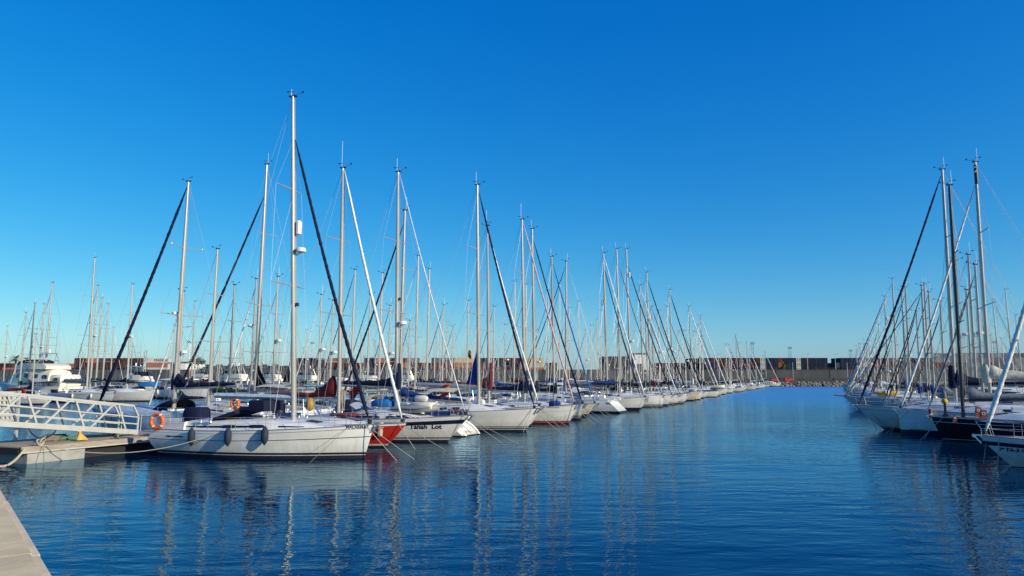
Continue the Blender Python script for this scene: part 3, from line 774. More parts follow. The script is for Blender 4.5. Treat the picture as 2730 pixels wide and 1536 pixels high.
row1 = [
 dict(lod=1, label='white plumb-bowed sailboat with thin navy waterline stripes, just beyond the burgundy striped one', L=11.0, bwl=(1548, 1119), pxm=(1419, 610), rake=0.40, frac=0.93, furl='c_navy', fr=0.075, cover='c_navy', bands=two_boot()),
 dict(lod=1, label='cream sailboat with raked bow and bright blue furled headsail', L=9.8, bwl=(1562, 1111), pxm=(1471, 684), rake=1.1, frac=0.95, furl='c_bright', fr=0.075, cover='c_black', bands=one_boot('cream', 'anti')),
 dict(lod=1, label='white sailboat turned stern out, broad sloping white transom and navy waterline', hd=-1, L=12.6, swl=(1666, 1101), pxm=(1510, 697), stern='reverse', tw=0.85, Fs=1.35, Fb=1.5, furl='c_navy', cover='c_grey', bands=one_boot('white', 'anti', 0.1, 0.22), hood='c_grey'),
 dict(lod=1, label='white sailboat with two headsails furled side by side and deep navy boot', L=12.2, bwl=(1704, 1095), pxm=(1609, 675), rake=0.9, furl='c_white', fr=0.085, cover='c_black', bands=one_boot('white', 'navy', 0.1, 0.34), gear=[('reflector', 12.4, -1)], second='c_navy'),
 dict(lod=1, label='white sailboat with a vertical stem and pale grey furled headsail', L=12.4, bwl=(1767, 1086), pxm=(1644, 664), rake=0.12, frac=0.90, furl='c_grey', fr=0.08, cover='c_navy', bands=two_boot()),
 dict(lod=1, label='white sailboat with blue waterline and a white reflector high on its mast', L=12.0, bwl=(1779, 1083), pxm=(1670, 664), rake=0.8, frac=0.88, furl='c_navy', fr=0.08, cover='c_black', bands=one_boot('white', 'blue', 0.05, 0.28), gear=[('reflector', 17.6, 1), ('radar', 8.6, 1)]),
 dict(lod=1, label='white sailboat with white furled headsail behind the blue waterline boat', L=11.0, bwl=(1797, 1080), pxm=(1706, 761), rake=0.7, furl='c_white', fr=0.08, cover='c_navy', bands=two_boot(), hood='c_navy'),
 dict(lod=1, label='white sailboat with navy stripes, slender dark furled headsail and grey hood', L=12.0, bwl=(1822, 1077), pxm=(1724, 726), rake=0.75, frac=0.93, furl='c_navy', fr=0.09, cover='c_black', bands=two_boot(), hood='c_grey'),
 dict(lod=1, label='white sailboat with a long yellow fender on its bow', L=12.0, bwl=(1866, 1067), pxm=(1785, 772), rake=0.7, frac=0.95, furl='c_navy', fr=0.10, cover='c_navy', bands=one_boot('white', 'anti', 0.1, 0.2), gear=[('radar', 8.2, 1)]),
 dict(lod=1, label='white sailboat carrying a small white dinghy at its bow', L=12.5, bwl=(1911, 1060), pxm=(1837, 817), rake=0.7, furl='c_white', fr=0.11, cover='c_white', bands=one_boot('white', 'anti', 0.1, 0.2)),
 dict(lod=1, label='white sailboat with pale blue spray hood beyond the boat carrying the dinghy', L=12.0, bwl=(1933, 1053), pxm=(1868, 843), rake=0.8, furl='c_white', fr=0.11, cover='c_grey', hood='c_pale', bands=one_boot()),
 dict(lod=1, label='distant white sailboat with the tallest mast near the end of the left row', L=11.5, bwl=(1985, 1042), pxm=(1961, 893), rake=0.9, furl='c_grey', fr=0.12, cover='c_maroon', bands=one_boot()),
 dict(lod=1, label='distant white sailboat with maroon boom cover, second from the end of the left row', L=12.5, bwl=(2033, 1036), pxm=(1990, 911), rake=1.0, furl='c_white', fr=0.12, cover='c_maroon', bands=one_boot()),
 dict(lod=1, label='farthest sailboat of the left row, pointing at the breakwater rocks', L=13.0, bwl=(2072, 1030.6), pxm=(2039, 937), rake=1.2, furl='c_white', fr=0.12, cover='c_black', bands=one_boot()),
]
for k in row1:
    k.setdefault('hd', 1); k['group'] = FL; k['seed'] = int(k.get('bwl', k.get('swl'))[0])
    b = sailboat(k)
    if k.get('second'):
        fx = b['L'] / 2 - 0.7
        furl_mesh(Vector((fx, 0, b['H'].sheer(fx).z + 0.1)), b['mp'](0.9), 0.07, 14, 6, RND).build('furled_staysail', G[k['second']], b['root'], 60)

FR = 'sailboats of the front right row'
near_r = sailboat(dict(lod=0, label='white sailboat with navy hull band and thick white furled headsail, cut by the right edge', extras=['raft'], hd=-1, L=10.0, bwl=(2697, 1244), rake=1.08, bc=1.1, Fs=1.0, Fb=1.22, stern='counter', xm=1.2, H=13.0, furl='c_white', fr=0.098, frac=0.97, cover='c_cream',
    bands=B_((0.02, 'anti'), (S(0.3), 'white'), (S(0.69), 'white'), (S(0.83), 'navy'), (S(1.0), 'white')), group=FR))
blackb = sailboat(dict(lod=0, label='sailboat with a glossy black hull, white pinstripes and black mast', extras=['raft', 'dodger', 'rolls'], hood='c_black', hd=-1, L=12.2, bwl=(2514, 1175), pxm=(2531, 494), rake=0.55, Fs=1.25, Fb=1.42, furl=None, mastmat='alu_dark', cover='c_grey', collar=0.0, ch=0.34, ch1=0.28, boomL=5.2, boomz=1.0,
    bands=B_((0.05, 'anti'), (0.10, 'black'), (0.125, 'white'), (S(0.4), 'black'), (S(0.76), 'black'), (S(0.78), 'white'), (S(0.96), 'black'), (S(1.0), 'white')), frac=0.96, xm=0.6, group=FR))
bene = sailboat(dict(lod=0, label='white sailboat with deep navy boot and number panel on its mast top', extras=['rolls', 'raft'], hood='c_navy', hd=-1, L=13.0, bwl=(2403, 1159), pxm=(2600, 432), rake=0.15, Fs=1.4, Fb=1.62, furl='c_white', fr=0.075, frac=0.90, cover='c_cream', collar=0.9, hump=0.35, ch=0.55, ch1=0.4, cwid=0.24, boomL=5.5, boomz=1.5,
    bands=B_((0.03, 'anti'), (0.34, 'navy'), (0.38, 'white'), (S(0.5), 'white'), (S(1.0), 'white')), mr=0.105, group=FR))
greyb = sailboat(dict(lod=0, label='large raked-bow sailboat with thick navy furled headsail and flat yellow fender', extras=['bimini', 'raft', 'arch'], hood='c_blue', hd=-1, L=13.8, bwl=(2358, 1146), pxm=(2512, 452), rake=1.75, bc=1.25, Fs=1.3, Fb=1.72, stern='counter', furl='c_navy', fr=0.085, frac=0.97, cover='c_navy', collar=1.3, hump=0.6, ch=0.5, cwid=0.26, boomL=5.6, boomz=1.1,
    bands=B_((0.16, 'anti'), (0.20, 'white'), (0.24, 'burgundy'), (S(0.5), 'white'), (S(0.84), 'white'), (S(0.855), 'navy'), (S(1.0), 'white')), mr=0.12, group=FR))
row2 = [
 dict(lod=1, label='bowsprit sailboat carrying a yellow kayak on deck, right row', L=12.5, bwl=(2292, 1093), pxm=(2464, 758), rake=1.6, bc=1.2, furl='c_grey', fr=0.07, cover='c_navy', bands=one_boot('white', 'navy', 0.1, 0.2)),
 dict(lod=1, label='white sailboat with three furled headsails fanning down, right row beyond the kayak', L=12.0, bwl=(2284, 1081), pxm=(2404, 775), rake=1.0, furl='c_white', fr=0.08, cover='c_blue', bands=one_boot(), second='c_grey'),
 dict(lod=1, label='white sailboat with white headsail and tall plain mast, right row left of navy headsail', L=12.5, bwl=(2277, 1071), pxm=(2379, 743), rake=0.9, furl='c_white', fr=0.085, cover='c_navy', bands=one_boot()),
 dict(lod=1, label='white sailboat with bright blue furled headsail and radar, leftmost mast of the right row', L=12.0, bwl=(2266, 1063), pxm=(2358, 790), rake=0.9, furl='c_bright', fr=0.10, cover='c_grey', bands=one_boot(), gear=[('reflector', 14.2, -1)], second='c_white'),
]
for k in row2:
    k['hd'] = -1; k['group'] = FR; k['seed'] = int(k['bwl'][0])
    b = sailboat(k)
    if k.get('second'):
        fx = b['L'] / 2 - 0.8
        furl_mesh(Vector((fx, 0, b['H'].sheer(fx).z + 0.1)), b['mp'](0.9), 0.05, 14, 6, RND).build('furled_staysail', G[k['second']], b['root'], 60)

# boats on the far side of the first pontoon (bows to the left) and beyond
SL = 'sailboats of the second left row'
uA, _ = at_z(420, 1148, 0.4)
cov17 = sailboat(dict(lod=0, label='white sailboat under a pale blue deck cover, navy furled headsail and navy sail cover', extras=['arch'], hd=-1, L=12.2, u=37.0, bow=-47.5, pxm=(503, 484), rake=1.0, furl='c_navy', fr=0.115, frac=0.975, cover='c_navy', collar=0.9, hump=0.55, ch=0.40, ch1=0.22, cwid=0.2, boomL=5.4, boomz=1.35,
    hood='c_navy', hoodh=0.8, tipcap=True, gear=[('radar', 8.0, 1)], bands=one_boot('white', 'anti', 0.1, 0.2), group=SL, ant=0.1))
blackbag = sailboat(dict(lod=1, label='sailboat with tall black bag against its mast, dark furled headsail slanting left', hd=-1, L=13.4, u=44.7, bow=-48.7, pxm=(712, 438), rake=1.0, furl='c_navy', fr=0.10, frac=0.86, tall='c_black', talls=(1.9, 1.2), boomL=5.6, bands=two_boot(), group=SL))
blackbag2 = sailboat(dict(lod=1, label='sailboat with a black triangular bag beside the tallest mast, bow to the left', hd=-1, L=12.0, u=50.3, bow=-49.3, pxm=(684, 744), rake=0.9, furl='c_white', fr=0.08, frac=0.93, cover='c_grey', gear=[('radar', 8.2, 1)], bands=one_boot(), group=SL))
TL = 'sailboats of the third left row'
grey1 = sailboat(dict(lod=0, label='blue-grey hulled sailboat with two cream fenders, beyond the white gangway', hd=1, L=13.0, bwl=(296, 1074), pxm=(253, 687), rake=0.7, Fs=1.35, Fb=1.7, furl=None, cover='c_grey', collar=0.0, hump=0.2, ch=0.7, ch1=0.5, boomL=5.5, mr=0.13, gear=[('radar', 12.2, -1)],
    bands=B_((0.35, 'anti'), (S(0.55), 'greyhull'), (S(0.86), 'greyhull'), (S(0.90), 'navy'), (S(1.0), 'white')), group=TL))
bagboat = sailboat(dict(lod=1, label='far sailboat with a tall dark bag on its mast just left of the tallest mast', hd=1, L=12.5, u=123.6, bow=-96.0, xm=0.55, H=15.0, furl=None, tall='c_black', talls=(4.6, 1.9), boomL=5.0, bands=one_boot(), group=TL))
grey2 = sailboat(dict(lod=1, label='big white sailboat with black waterline seen behind the pale blue deck cover', hd=1, L=12.6, bwl=(560, 1066), rake=0.9, Fs=1.6, Fb=1.9, xm=1.0, H=17.0, furl=None, cover='c_black', bands=one_boot('white', 'anti', 0.3, 0.4), group=TL))

# ---------------------------------------------------------------- the forest of masts behind: positions read from the mast tops
ROWS = {'1L': dict(vm=-43.4, hd=-1, name='second left row'), '2R': dict(vm=-101.0, hd=1, name='third left row'), '2L': dict(vm=-120.5, hd=-1, name='fourth left row'),
        '3R': dict(vm=-172.0, hd=1, name='fifth left row'), '3L': dict(vm=-190.0, hd=-1, name='sixth left row'),
        'R1': dict(vm=-22.6, hd=1, name='front left row'), 'R2': dict(vm=9.8, hd=-1, name='front right row'), 'R2b': dict(vm=31.0, hd=1, name='back right row')}
occ = {k: [] for k in ROWS}
for b in BOATS:
    v = b['loc'].x * QD.x + b['loc'].y * QD.y
    r = min(ROWS, key=lambda k: abs(ROWS[k]['vm'] - v - (0 if k not in ('R1', 'R2') else 0)))
    occ[r].append(b['u']); b['row'] = r
def masts(): return [(22, 870), (68, 834), (92, 809), (115, 811), (140, 754), (261, 762), (271, 795), (288, 811), (303, 873), (358, 758), (348, 836), (356, 898), (489, 777), (465, 866), (575, 664), (577, 794), (621, 760),
    (739, 738), (853, 786), (886, 802), (945, 720), (1016, 728), (983, 786), (748, 870), (781, 837), (1110, 682), (1140, 717), (1038, 815), (1181, 814), (1193, 858), (1206, 871), (1247, 802), (1316, 818), (1371, 751), (1400, 758),
    (1489, 756), (1459, 775), (1540, 804), (1516, 821), (1600, 829), (1591, 852), (1757, 830), (1740, 819), (1723, 806), (1780, 817), (1863, 867), (1812, 884), (1826, 882), (1852, 884), (1936, 918), (1944, 920), (1974, 914),
    (965, 868), (1075, 874), (1092, 855), (1160, 850), (1175, 874), (1270, 870), (1345, 866), (1430, 880), (1478, 886), (1560, 880), (1575, 868), (1650, 880), (1690, 884), (820, 880), (905, 870), (935, 872), (700, 900), (640, 905),
    (2410, 766), (2472, 779), (2340, 866), (2333, 906), (2503, 803), (2571, 774), (2684, 772), (2576, 679), (2594, 706), (2540, 696), (2440, 830), (2620, 820), (2650, 800), (2711, 840)]
AUTO = []
for (px, py) in masts():
    best = None
    cands = ['R2', 'R2b'] if px > 2150 else (['2R', '2L', '3R', '3L'] if px < 470 else ['1L', '2R', '2L', '3R', '3L', 'R1'])
    for r in cands:
        u, Hh = at_v(px, py, ROWS[r]['vm'])
        if u < 28 or u > 345: continue
        if r == 'R1' and u < 80: continue
        if r == '2R' and u < 80: continue
        gap = min([abs(u - o) for o in occ[r]] + [99])
        cost = abs(Hh - 14.2) / 2.2 + (4 if gap < 3.6 else 0) + (50 if not 8.0 < Hh < 21 else 0)
        if best is None or cost < best[0]: best = (cost, r, u, Hh)
    if best is None or best[0] > 40: print('NOROW', px, py, best); continue
    _, r, u, Hh = best
    occ[r].append(u); AUTO.append((r, u, Hh))
for r, u0, u1, step, skip in (('R1', 84, 122, 4.9, 0.45), ('R1', 128, 330, 27.0, 0.0), ('1L', 54, 250, 4.8, 0.3), ('2R', 97, 240, 5.4, 0.35), ('2R', 69, 72.5, 3, 0.0), ('2L', 86, 250, 6.0, 0.35), ('R2', 62, 118, 4.9, 0.4), ('R2', 118, 240, 7.0, 0.7), ('R2b', 70, 200, 7.0, 0.55), ('3R', 120, 260, 9.0, 0.3)):
    u = u0
    while u < u1:
        if min([abs(u - o) for o in occ[r]] + [99]) > 3.9 and RND.random() > skip and not (r == '2L' and u < 96):
            occ[r].append(u); AUTO.append((r, u, RND.uniform(8.5, 13.0)))
            u += step
        else: u += 1.0
CN = {'c_navy': 'navy', 'c_white': 'white', 'c_grey': 'grey', 'c_blue': 'blue', 'c_black': 'black', 'c_maroon': 'maroon', 'c_bright': 'bright blue', 'c_cream': 'cream', 'c_green': 'green', None: 'no'}
for (r, u, Hh) in AUTO:
    R = ROWS[r]; hd = R['hd']; L = max(8.0, min(14.5, Hh * 0.80)); xm = 0.10 * L
    q_ = [project(tuple(W(u, R['vm'] + hd * k_ * L, 4.0)))[0] for k_ in (-0.5, 0, 0.45)]
    if q_[1] < -5 or q_[1] > 2735: continue                # outside the photograph
    furl = RND.choice(['c_navy', 'c_navy', 'c_white', 'c_white', 'c_grey', None, None, 'c_blue', None]); cover = RND.choice(['c_navy', 'c_navy', 'c_black', 'c_blue', 'c_grey', 'c_maroon', 'c_cream', 'c_white', 'c_green', 'c_navy', None])
    if r in ('R2', 'R2b'): furl = {'c_blue': 'c_grey', 'c_white': None}.get(furl, furl)
    c = dict(lod=2, label='-', hd=hd, L=L, u=u, bow=R['vm'] + hd * (L / 2 - xm), xm=xm, H=Hh, furl=furl, cover=cover, rake=RND.uniform(0.04, 0.11) * L, seed=int(u * 10), collar=RND.choice([0.0, 0.5, 0.7]), hump=0.45, ch=RND.uniform(0.3, 0.5), frac=RND.choice([0.97, 0.97, 0.88, 0.93]),
             hood=RND.choice(['c_navy', None, 'c_grey', 'c_blue', None, 'c_cream', 'c_navy']), yaw=radians(RND.uniform(-2, 2)), stern=RND.choice(['scoop', 'scoop', 'counter', 'plain']),
             bands=RND.choice([one_boot(), two_boot(), one_boot('white', 'anti'), rub(), rub('white', 'blue'), one_boot('white', 'blue'), one_boot('cream', 'navy')]), group='sailboats of the ' + R['name'])
    if RND.random() < 0.3: c['gear'] = [('radar', Hh * 0.55, hd)]
    if r in ('R1', 'R2') and u < 110: c['lod'] = 1
    b = sailboat(c); b['row'] = r
# labels of the boats that only their place tells apart: counted between landmarks anyone can find
def mast_px(b):
    P = b['loc'] + b['hv'] * b['xm']; return project((P.x, P.y, 7.0))[0]
MARKS = [(0, 'the left photo edge')] + sorted([(mast_px(b), n) for b, n in ((grey1, 'the blue-grey boat'), (cov17, 'the pale-covered boat'), (blackbag, 'the black-bag boat'), (malarmat, 'the tallest mast'), (redboat, 'the red boat'), (tanah, 'Tanah Lot'), (stripes, 'the blue-bag boat'), (t47, 'the pink-headsail boat'), (greyb, 'the thick-navy-headsail boat'), (bene, 'the numbered mast'))]
    + [(mast_px(b), n) for b in BOATS for key, n in (('sloping transom', 'the stern-out boat'), ('side by side', 'the twin-headsail boat'), ('long yellow fender', 'the yellow-fender boat'), ('pale blue spray hood', 'the pale-hood boat'), ('farthest sailboat of the left row', 'the last left-row boat'), ('leftmost mast of the right row', 'the bright-blue-headsail boat'), ('yellow kayak', 'the kayak boat')) if key in b['root']['label']]) + [(2731, 'the right photo edge')]
todo = sorted([b for b in BOATS if b['c']['label'] == '-'], key=mast_px)
count = {}
for b in todo:
    px = mast_px(b); k = max(i for i, m in enumerate(MARKS) if m[0] <= max(0, px)); k = min(k, len(MARKS) - 2)
    count[k] = count.get(k, 0) + 1; f = CN[b['c']['furl']]
    b['root']['label'] = 'distant sailboat %s, %s mast between %s and %s' % ('with bare forestay' if f == 'no' else 'with ' + f + ' headsail', ordinal(count[k]), MARKS[k][1], MARKS[k + 1][1])

# ---------------------------------------------------------------- things hung on or lying on the boats
def lettering_mesh(name, body, size, M, key, parent=None, shear=0.0, bold=0.0):
    vs, fs = text_points(body, size, shear, bold=bold)
    mb = MB(); mb.add([tuple(M @ Vector(v)) for v in vs], fs); return mb.build(name, G[key], parent, 0)
xx, zz = side_x(malarmat, 953, 1139)
hull_lettering(malarmat, "MALARMAT", 0.17, xx, zz - 0.0, -1, 'navy', bold=0.006)
xs0, zs0 = side_x(malarmat, 452, 1163)                       # stern emblem of the hull stripe: three dark bars
mb = MB()
for x0, x1 in ((xs0 - 0.22, xs0 + 0.10), (xs0 + 0.14, xs0 + 0.20), (xs0 + 0.25, xs0 + 0.85)):
    P = [[malarmat['H'].side(x0 + (x1 - x0) * i / 4, zs0 - 0.035 + 0.07 * j, -1, 0.006) for j in range(2)] for i in range(5)]
    mb.grid(P)
mb.build('stern_stripe', G['navy'], malarmat['root'], 0)
xx, zz = side_x(tanah, 1115, 1136)
hull_lettering(tanah, "Tanah  Lot", 0.38, xx + 0.34, zz - 0.05, -1, 'black', shear=0.22, bold=0.012)
xx, zz = side_x(t47, 1474, 1087)
hull_lettering(t47, "7\u00aa-47-3-116/90", 0.15, xx, zz, -1, 'wire', bold=0.004)
xx, zz = side_x(near_r, 2710, 1197, 1)
hull_lettering(near_r, "7\u00aa TA-3-1175", 0.20, xx, zz - 0.07, 1, 'black', bold=0.008)
xx, zz = side_x(bene, 2450, 1148, 1)
hull_lettering(bene, "BENETEAU", 0.20, xx, zz, 1, 'navy', bold=0.004)
for b in BOATS:
    if b['c'].get('swl') == (1666, 1101):
        xx, zz = side_x(b, 1622, 1076, 1); hull_lettering(b, "BALI", 0.28, xx, zz, 1, 'navy', bold=0.006)
# lettering on the maroon boom cover
b = delaio; zc = b['zb'] + b['bz'] + 0.28
lettering_mesh('cover_lettering', 'DELAIO 37', 0.36, Matrix.Translation((b['xm'] - 3.6, -0.155, zc)) @ Matrix.Rotation(pi / 2, 4, 'X'), 'c_white', b['boom'], bold=0.006)
b = bene; zt = b['Ht'] - 0.85
mb = MB(); mb.lathe([(0.112, -0.62), (0.112, 0.62)], (b['mp'](0.955).x, 0, zt), 14); mb.build('number_panel', G['black_fit'], b['mast'])
lettering_mesh('panel_number', '2', 0.55, Matrix.Translation((b['mp'](0.955).x, 0.165, zt + 0.3)) @ Matrix.Rotation(pi, 4, 'Z') @ Matrix.Rotation(pi / 2, 4, 'X'), 'white', b['mast'])

def fender(bt, px, py, label, ln=0.85, r=0.16, key='rubber', side=-1, top=None, group=None):
    x, z = side_x(bt, px, py, side); H = bt['H']
    p = H.side(x, z, side, r * 0.95); root = thing('boat_fender', label, 'fender', local(bt, p), bt['root'].rotation_euler.z, group)
    prof = [(0.02, ln / 2), (0.05, ln / 2 - 0.03), (r * 0.62, ln / 2 - 0.10), (r, ln / 2 - 0.24), (r * 1.02, 0), (r, -ln / 2 + 0.26), (r * 0.6, -ln / 2 + 0.11), (0.045, -ln / 2 + 0.03), (0.03, -ln / 2)]
    mb = MB(); mb.lathe(prof, (0, 0, 0), 14); mb.build('fender_body', G[key], root, 60)
    sh = H.sheer(x, side); mb = MB()
    mb.tube([(0, 0, ln / 2 - 0.02), (0.03, sh.y - p.y - side * 0.02, sh.z - p.z + 0.02), (0.05, sh.y - p.y - side * 0.06, sh.z - p.z + 0.55)], 0.010, 5)
    mb.build('lanyard', G['rope'], root)
for i, (px, py) in enumerate(((516, 1164), (613, 1164), (711, 1161))):
    fender(malarmat, px, py, ['dark blue fender nearest the stern of the large white sailboat', 'middle dark blue fender on the large white sailboat', 'dark blue fender farthest forward on the large white sailboat'][i], group='dark blue fenders on the large white sailboat')
fender(grey1, 195, 1056, 'cream fender nearer the stern of the blue-grey sailboat', 0.75, 0.15, 'fender_c', group='cream fenders on the blue-grey sailboat')
fender(grey1, 245, 1056, 'cream fender nearer the bow of the blue-grey sailboat', 0.75, 0.15, 'fender_c', group='cream fenders on the blue-grey sailboat')
fender(grey2, 384, 1045, 'small white fender on the big white hull behind the deck cover, leftmost', 0.9, 0.14, 'plastic')
fender(grey2, 422, 1045, 'small white fender on the big white hull behind the deck cover, rightmost', 0.9, 0.14, 'plastic')
x, z = side_x(greyb, 2398, 1118, 1)                          # flat yellow fender
p = greyb['H'].side(x, z, 1, 0.06); t = thing('flat_fender', 'flat yellow fender hanging between two white hulls, right row', 'fender', local(greyb, p), greyb['root'].rotation_euler.z)
mb = MB(); mb.box((0, 0, 0), (0.27, 0.10, 1.15)); mb.build('pad', G['yellow'], t, 0)
mb = MB(); mb.tube([(0, 0, 0.55), (0, -0.05, 0.95)], 0.012, 5); mb.build('lanyard', G['rope'], t)
for b in BOATS:
    if 'long yellow fender' in b['root']['label']:
        p = b['H'].side(b['L'] / 2 - 1.1, 0.8, -1, 0.1); t = thing('bow_fender', 'long pale yellow fender slung at the bow of a far white sailboat', 'fender', local(b, p), b['root'].rotation_euler.z)
        mb = MB(); mb.tube([(-0.25, 0, -0.6), (0.15, 0, 0.6)], 0.14, 8); mb.build('fender_body', G['yellow'], t)

def lifebuoy(P, rz, label, R=0.36, tilt=0.0):
    t = thing('lifebuoy', label, 'lifebuoy', P, rz)
    R3 = Matrix.Rotation(pi / 2 + tilt, 3, 'X')
    mb = MB(); mb.torus((0, 0, 0), R - 0.075, 0.075, 36, 10, R3, lambda k: 1 if (k * 4 + 0.5) % 1 < 0.14 else 0, 1.25)
    mb.build('ring', [G['orange'], G['plastic']], t, 60)
    mb = MB(); pts = []
    for i in range(33):
        a = 2 * pi * i / 32; rr = R + 0.02 + 0.035 * abs(sin(2 * a)); pts.append((rr * cos(a), 0.0, rr * sin(a)))
    mb.tube(pts, 0.008, 4); mb.build('grab_line', G['rope'], t)
hv = malarmat['hv']
x, z = deck_x(malarmat, 419, 1123, -1.45); lifebuoy(local(malarmat, (x, -1.45, z)), malarmat['root'].rotation_euler.z, 'bright orange lifebuoy on the stern rail of the large white sailboat', 0.40)
mb = MB(); mb.box((0, 0, 0.02), (0.16, 0.08, 0.34)); lt = mb.build('buoy_light', G['plastic'], None, 0); lt.location = local(malarmat, (x + 0.02, -1.35, z)); tag(lt, 'small white light and line bag inside the bright orange lifebuoy', 'buoy light')
x, z = deck_x(redboat, 627, 1077, -1.2); lifebuoy(local(redboat, (x, -1.2, z)), redboat['root'].rotation_euler.z, 'faded orange lifebuoy above the deck behind the large white sailboat', 0.32)
def on_boat(bt, px, py, side, yy):
    x, z = deck_x(bt, px, py, yy); return local(bt, (x, yy, z))
# canvas covers on the large white sailboat
x, z = deck_x(malarmat, 517, 1114, -0.3); soft_box('wheel_cover', 1.05, 0.9, 0.85, 'c_navy', malarmat['root'], (x, -0.1, z - 0.35))
x, z = deck_x(malarmat, 690, 1093, -0.6); soft_box('folded_hood', 0.95, 1.7, 0.50, 'c_navy', malarmat['root'], (x, 0, z - 0.05), 0.9)
x, z = deck_x(malarmat, 605, 1106, -0.6)
mb = MB(); mb.rings([[(x - 0.55, -1.0, z - 0.28), (x - 0.55, 1.0, z - 0.28), (x - 0.45, 1.0, z - 0.12), (x - 0.45, -1.0, z - 0.12)], [(x + 0.75, -1.05, z + 0.08), (x + 0.75, 1.05, z + 0.08), (x + 0.7, 1.0, z + 0.22), (x + 0.7, -1.0, z + 0.22)]], 0)
mb.build('lowered_awning', G['c_navy'], malarmat['root'], 0)
# canister and horseshoe buoy on the red sailboat
mb = MB(); mb.lathe([(0.36, -0.5), (0.37, 0.02)], (0, 0, 0), 16); mb.lathe([(0.38, 0.02), (0.38, 0.14), (0.33, 0.32), (0.18, 0.43), (0.02, 0.46)], (0, 0, 0), 16, 1)
o = mb.build('canister', [G['black_fit'], G['cream']], redboat['root'], 50); xx, zz = deck_x(redboat, 744, 1077, 0.2); o.location = (xx, 0.2, zz)
xx, zz = deck_x(redboat, 826, 1078, -0.6)
t = thing('horseshoe_buoy', 'yellow horseshoe buoy on the rail of the red hulled sailboat', 'lifebuoy', local(redboat, (xx, -0.6, zz)), redboat['root'].rotation_euler.z)
mb = MB(); mb.lathe([(0.06, -0.36), (0.22, -0.24), (0.24, 0.05), (0.15, 0.30), (0.05, 0.36)], (0, 0, 0), 12); mb.build('float', G['mustard'], t, 50)
mb = MB(); mb.box((0, -0.245, 0), (0.1, 0.02, 0.3)); mb.build('strap', G['black_fit'], t, 0)
xx, zz = deck_x(redboat, 910, 1068, 0.0)
mb = MB()
for k in range(9): mb.tube(sag((xx - 0.25 + 0.05 * k, 0.1 * (k % 3), zz + 0.55), (xx - 0.2 + 0.045 * k, 0.1 * (k % 2), zz - 0.55), 0.0, 3), 0.022, 5)
mb.build('halyard_coil', G['rope'], redboat['root'])
xx, zz = deck_x(redboat, 918, 1104, 0.0); soft_box('hatch_cover', 1.5, 0.8, 0.16, 'c_maroon', redboat['root'], (xx, 0, zz - 0.1))
# rolled canvas at the bow of the red boat
p = on_boat(redboat, 1013, 1145, -1, -0.5); t = thing('rolled_fender', 'beige rolled canvas fender hanging in front of the red hull', 'fender', p, redboat['root'].rotation_euler.z)
mb = MB(); mb.tube([(0, 0, -0.34), (0.02, 0, 0.05), (0.03, 0.05, 0.36)], [0.13, 0.15, 0.13], 9); mb.build('roll', G['rope'], t)
mb = MB(); mb.tube([(-0.2, -0.05, 0.0), (0.03, -0.17, 0.05), (0.26, -0.05, 0.1)], 0.03, 5); mb.build('lashing', G['rope'], t)
# inflatable dinghy, dodger roll on the named white boat
xx, zz = deck_x(tanah, 1088, 1085, -0.3)
t = thing('inflatable_dinghy', 'grey and cream inflatable dinghy upside down on the foredeck of Tanah Lot', 'dinghy', local(tanah, (xx + 0.3, 0.0, zz - 0.15)), tanah['root'].rotation_euler.z)
def pontoon_tube(y): return [(-1.3, y, 0.0), (-0.6, y, 0.02), (0.5, y, 0.04), (1.15, y * 0.72, 0.10), (1.45, 0, 0.14)]
for y in (-0.55, 0.55):
    mb = MB(); mb.tube(pontoon_tube(y), [0.12, 0.21, 0.22, 0.21, 0.18], 10, 0); mb.build('buoyancy_tube', G['hypalon'], t)
mb = MB(); mb.rings([[(-1.2, y, 0.14 + 0.1 * (1 - abs(y) / 0.55)) for y in (-0.5, -0.25, 0, 0.25, 0.5)], [(0.4, y, 0.20 + 0.14 * (1 - abs(y) / 0.55)) for y in (-0.5, -0.25, 0, 0.25, 0.5)], [(1.25, y, 0.22 + 0.1 * (1 - abs(y) / 0.55)) for y in (-0.3, -0.15, 0, 0.15, 0.3)]], 0, cap=False, closed=False)
mb.build('floor', G['hypalon'], t)
mb = MB(); mb.tube([(-1.25, -0.76, 0.0), (0.5, -0.77, 0.04), (1.2, -0.55, 0.1)], 0.02, 5); mb.build('rubbing_strake', G['black_fit'], t)
xx2, zz2 = deck_x(tanah, 1122, 1064, -0.25)
t = thing('cream_sail_bag', 'cream rolled bag with black end lying on the upturned dinghy', 'bag', local(tanah, (xx2, -0.25, zz2)), tanah['root'].rotation_euler.z)
mb = MB(); mb.tube([(-0.36, 0, -0.03), (-0.28, 0, 0.0), (0.28, 0, 0.03), (0.42, 0, 0.03)], [0.17, 0.20, 0.20, 0.12], 12); mb.build('bag', G['beige'], t, 60)
mb = MB(); mb.lathe([(0.175, 0.0), (0.18, 0.06)], (-0.42, 0, -0.03), 12, 0, 'X'); mb.build('end_cap', G['black_fit'], t)
xx2, zz2 = deck_x(tanah, 1118, 1082, -0.4); soft_box('foredeck_cover', 1.5, 1.1, 0.42, 'beige', tanah['root'], (xx2 + 0.1, 0, zz2 - 0.22))
xx2, zz2 = deck_x(tanah, 1022, 1073, 0.0); soft_box('sail_bundle', 1.3, 0.8, 0.45, 'c_bright', tanah['root'], (xx2, 0, zz2 - 0.25), 0.6)
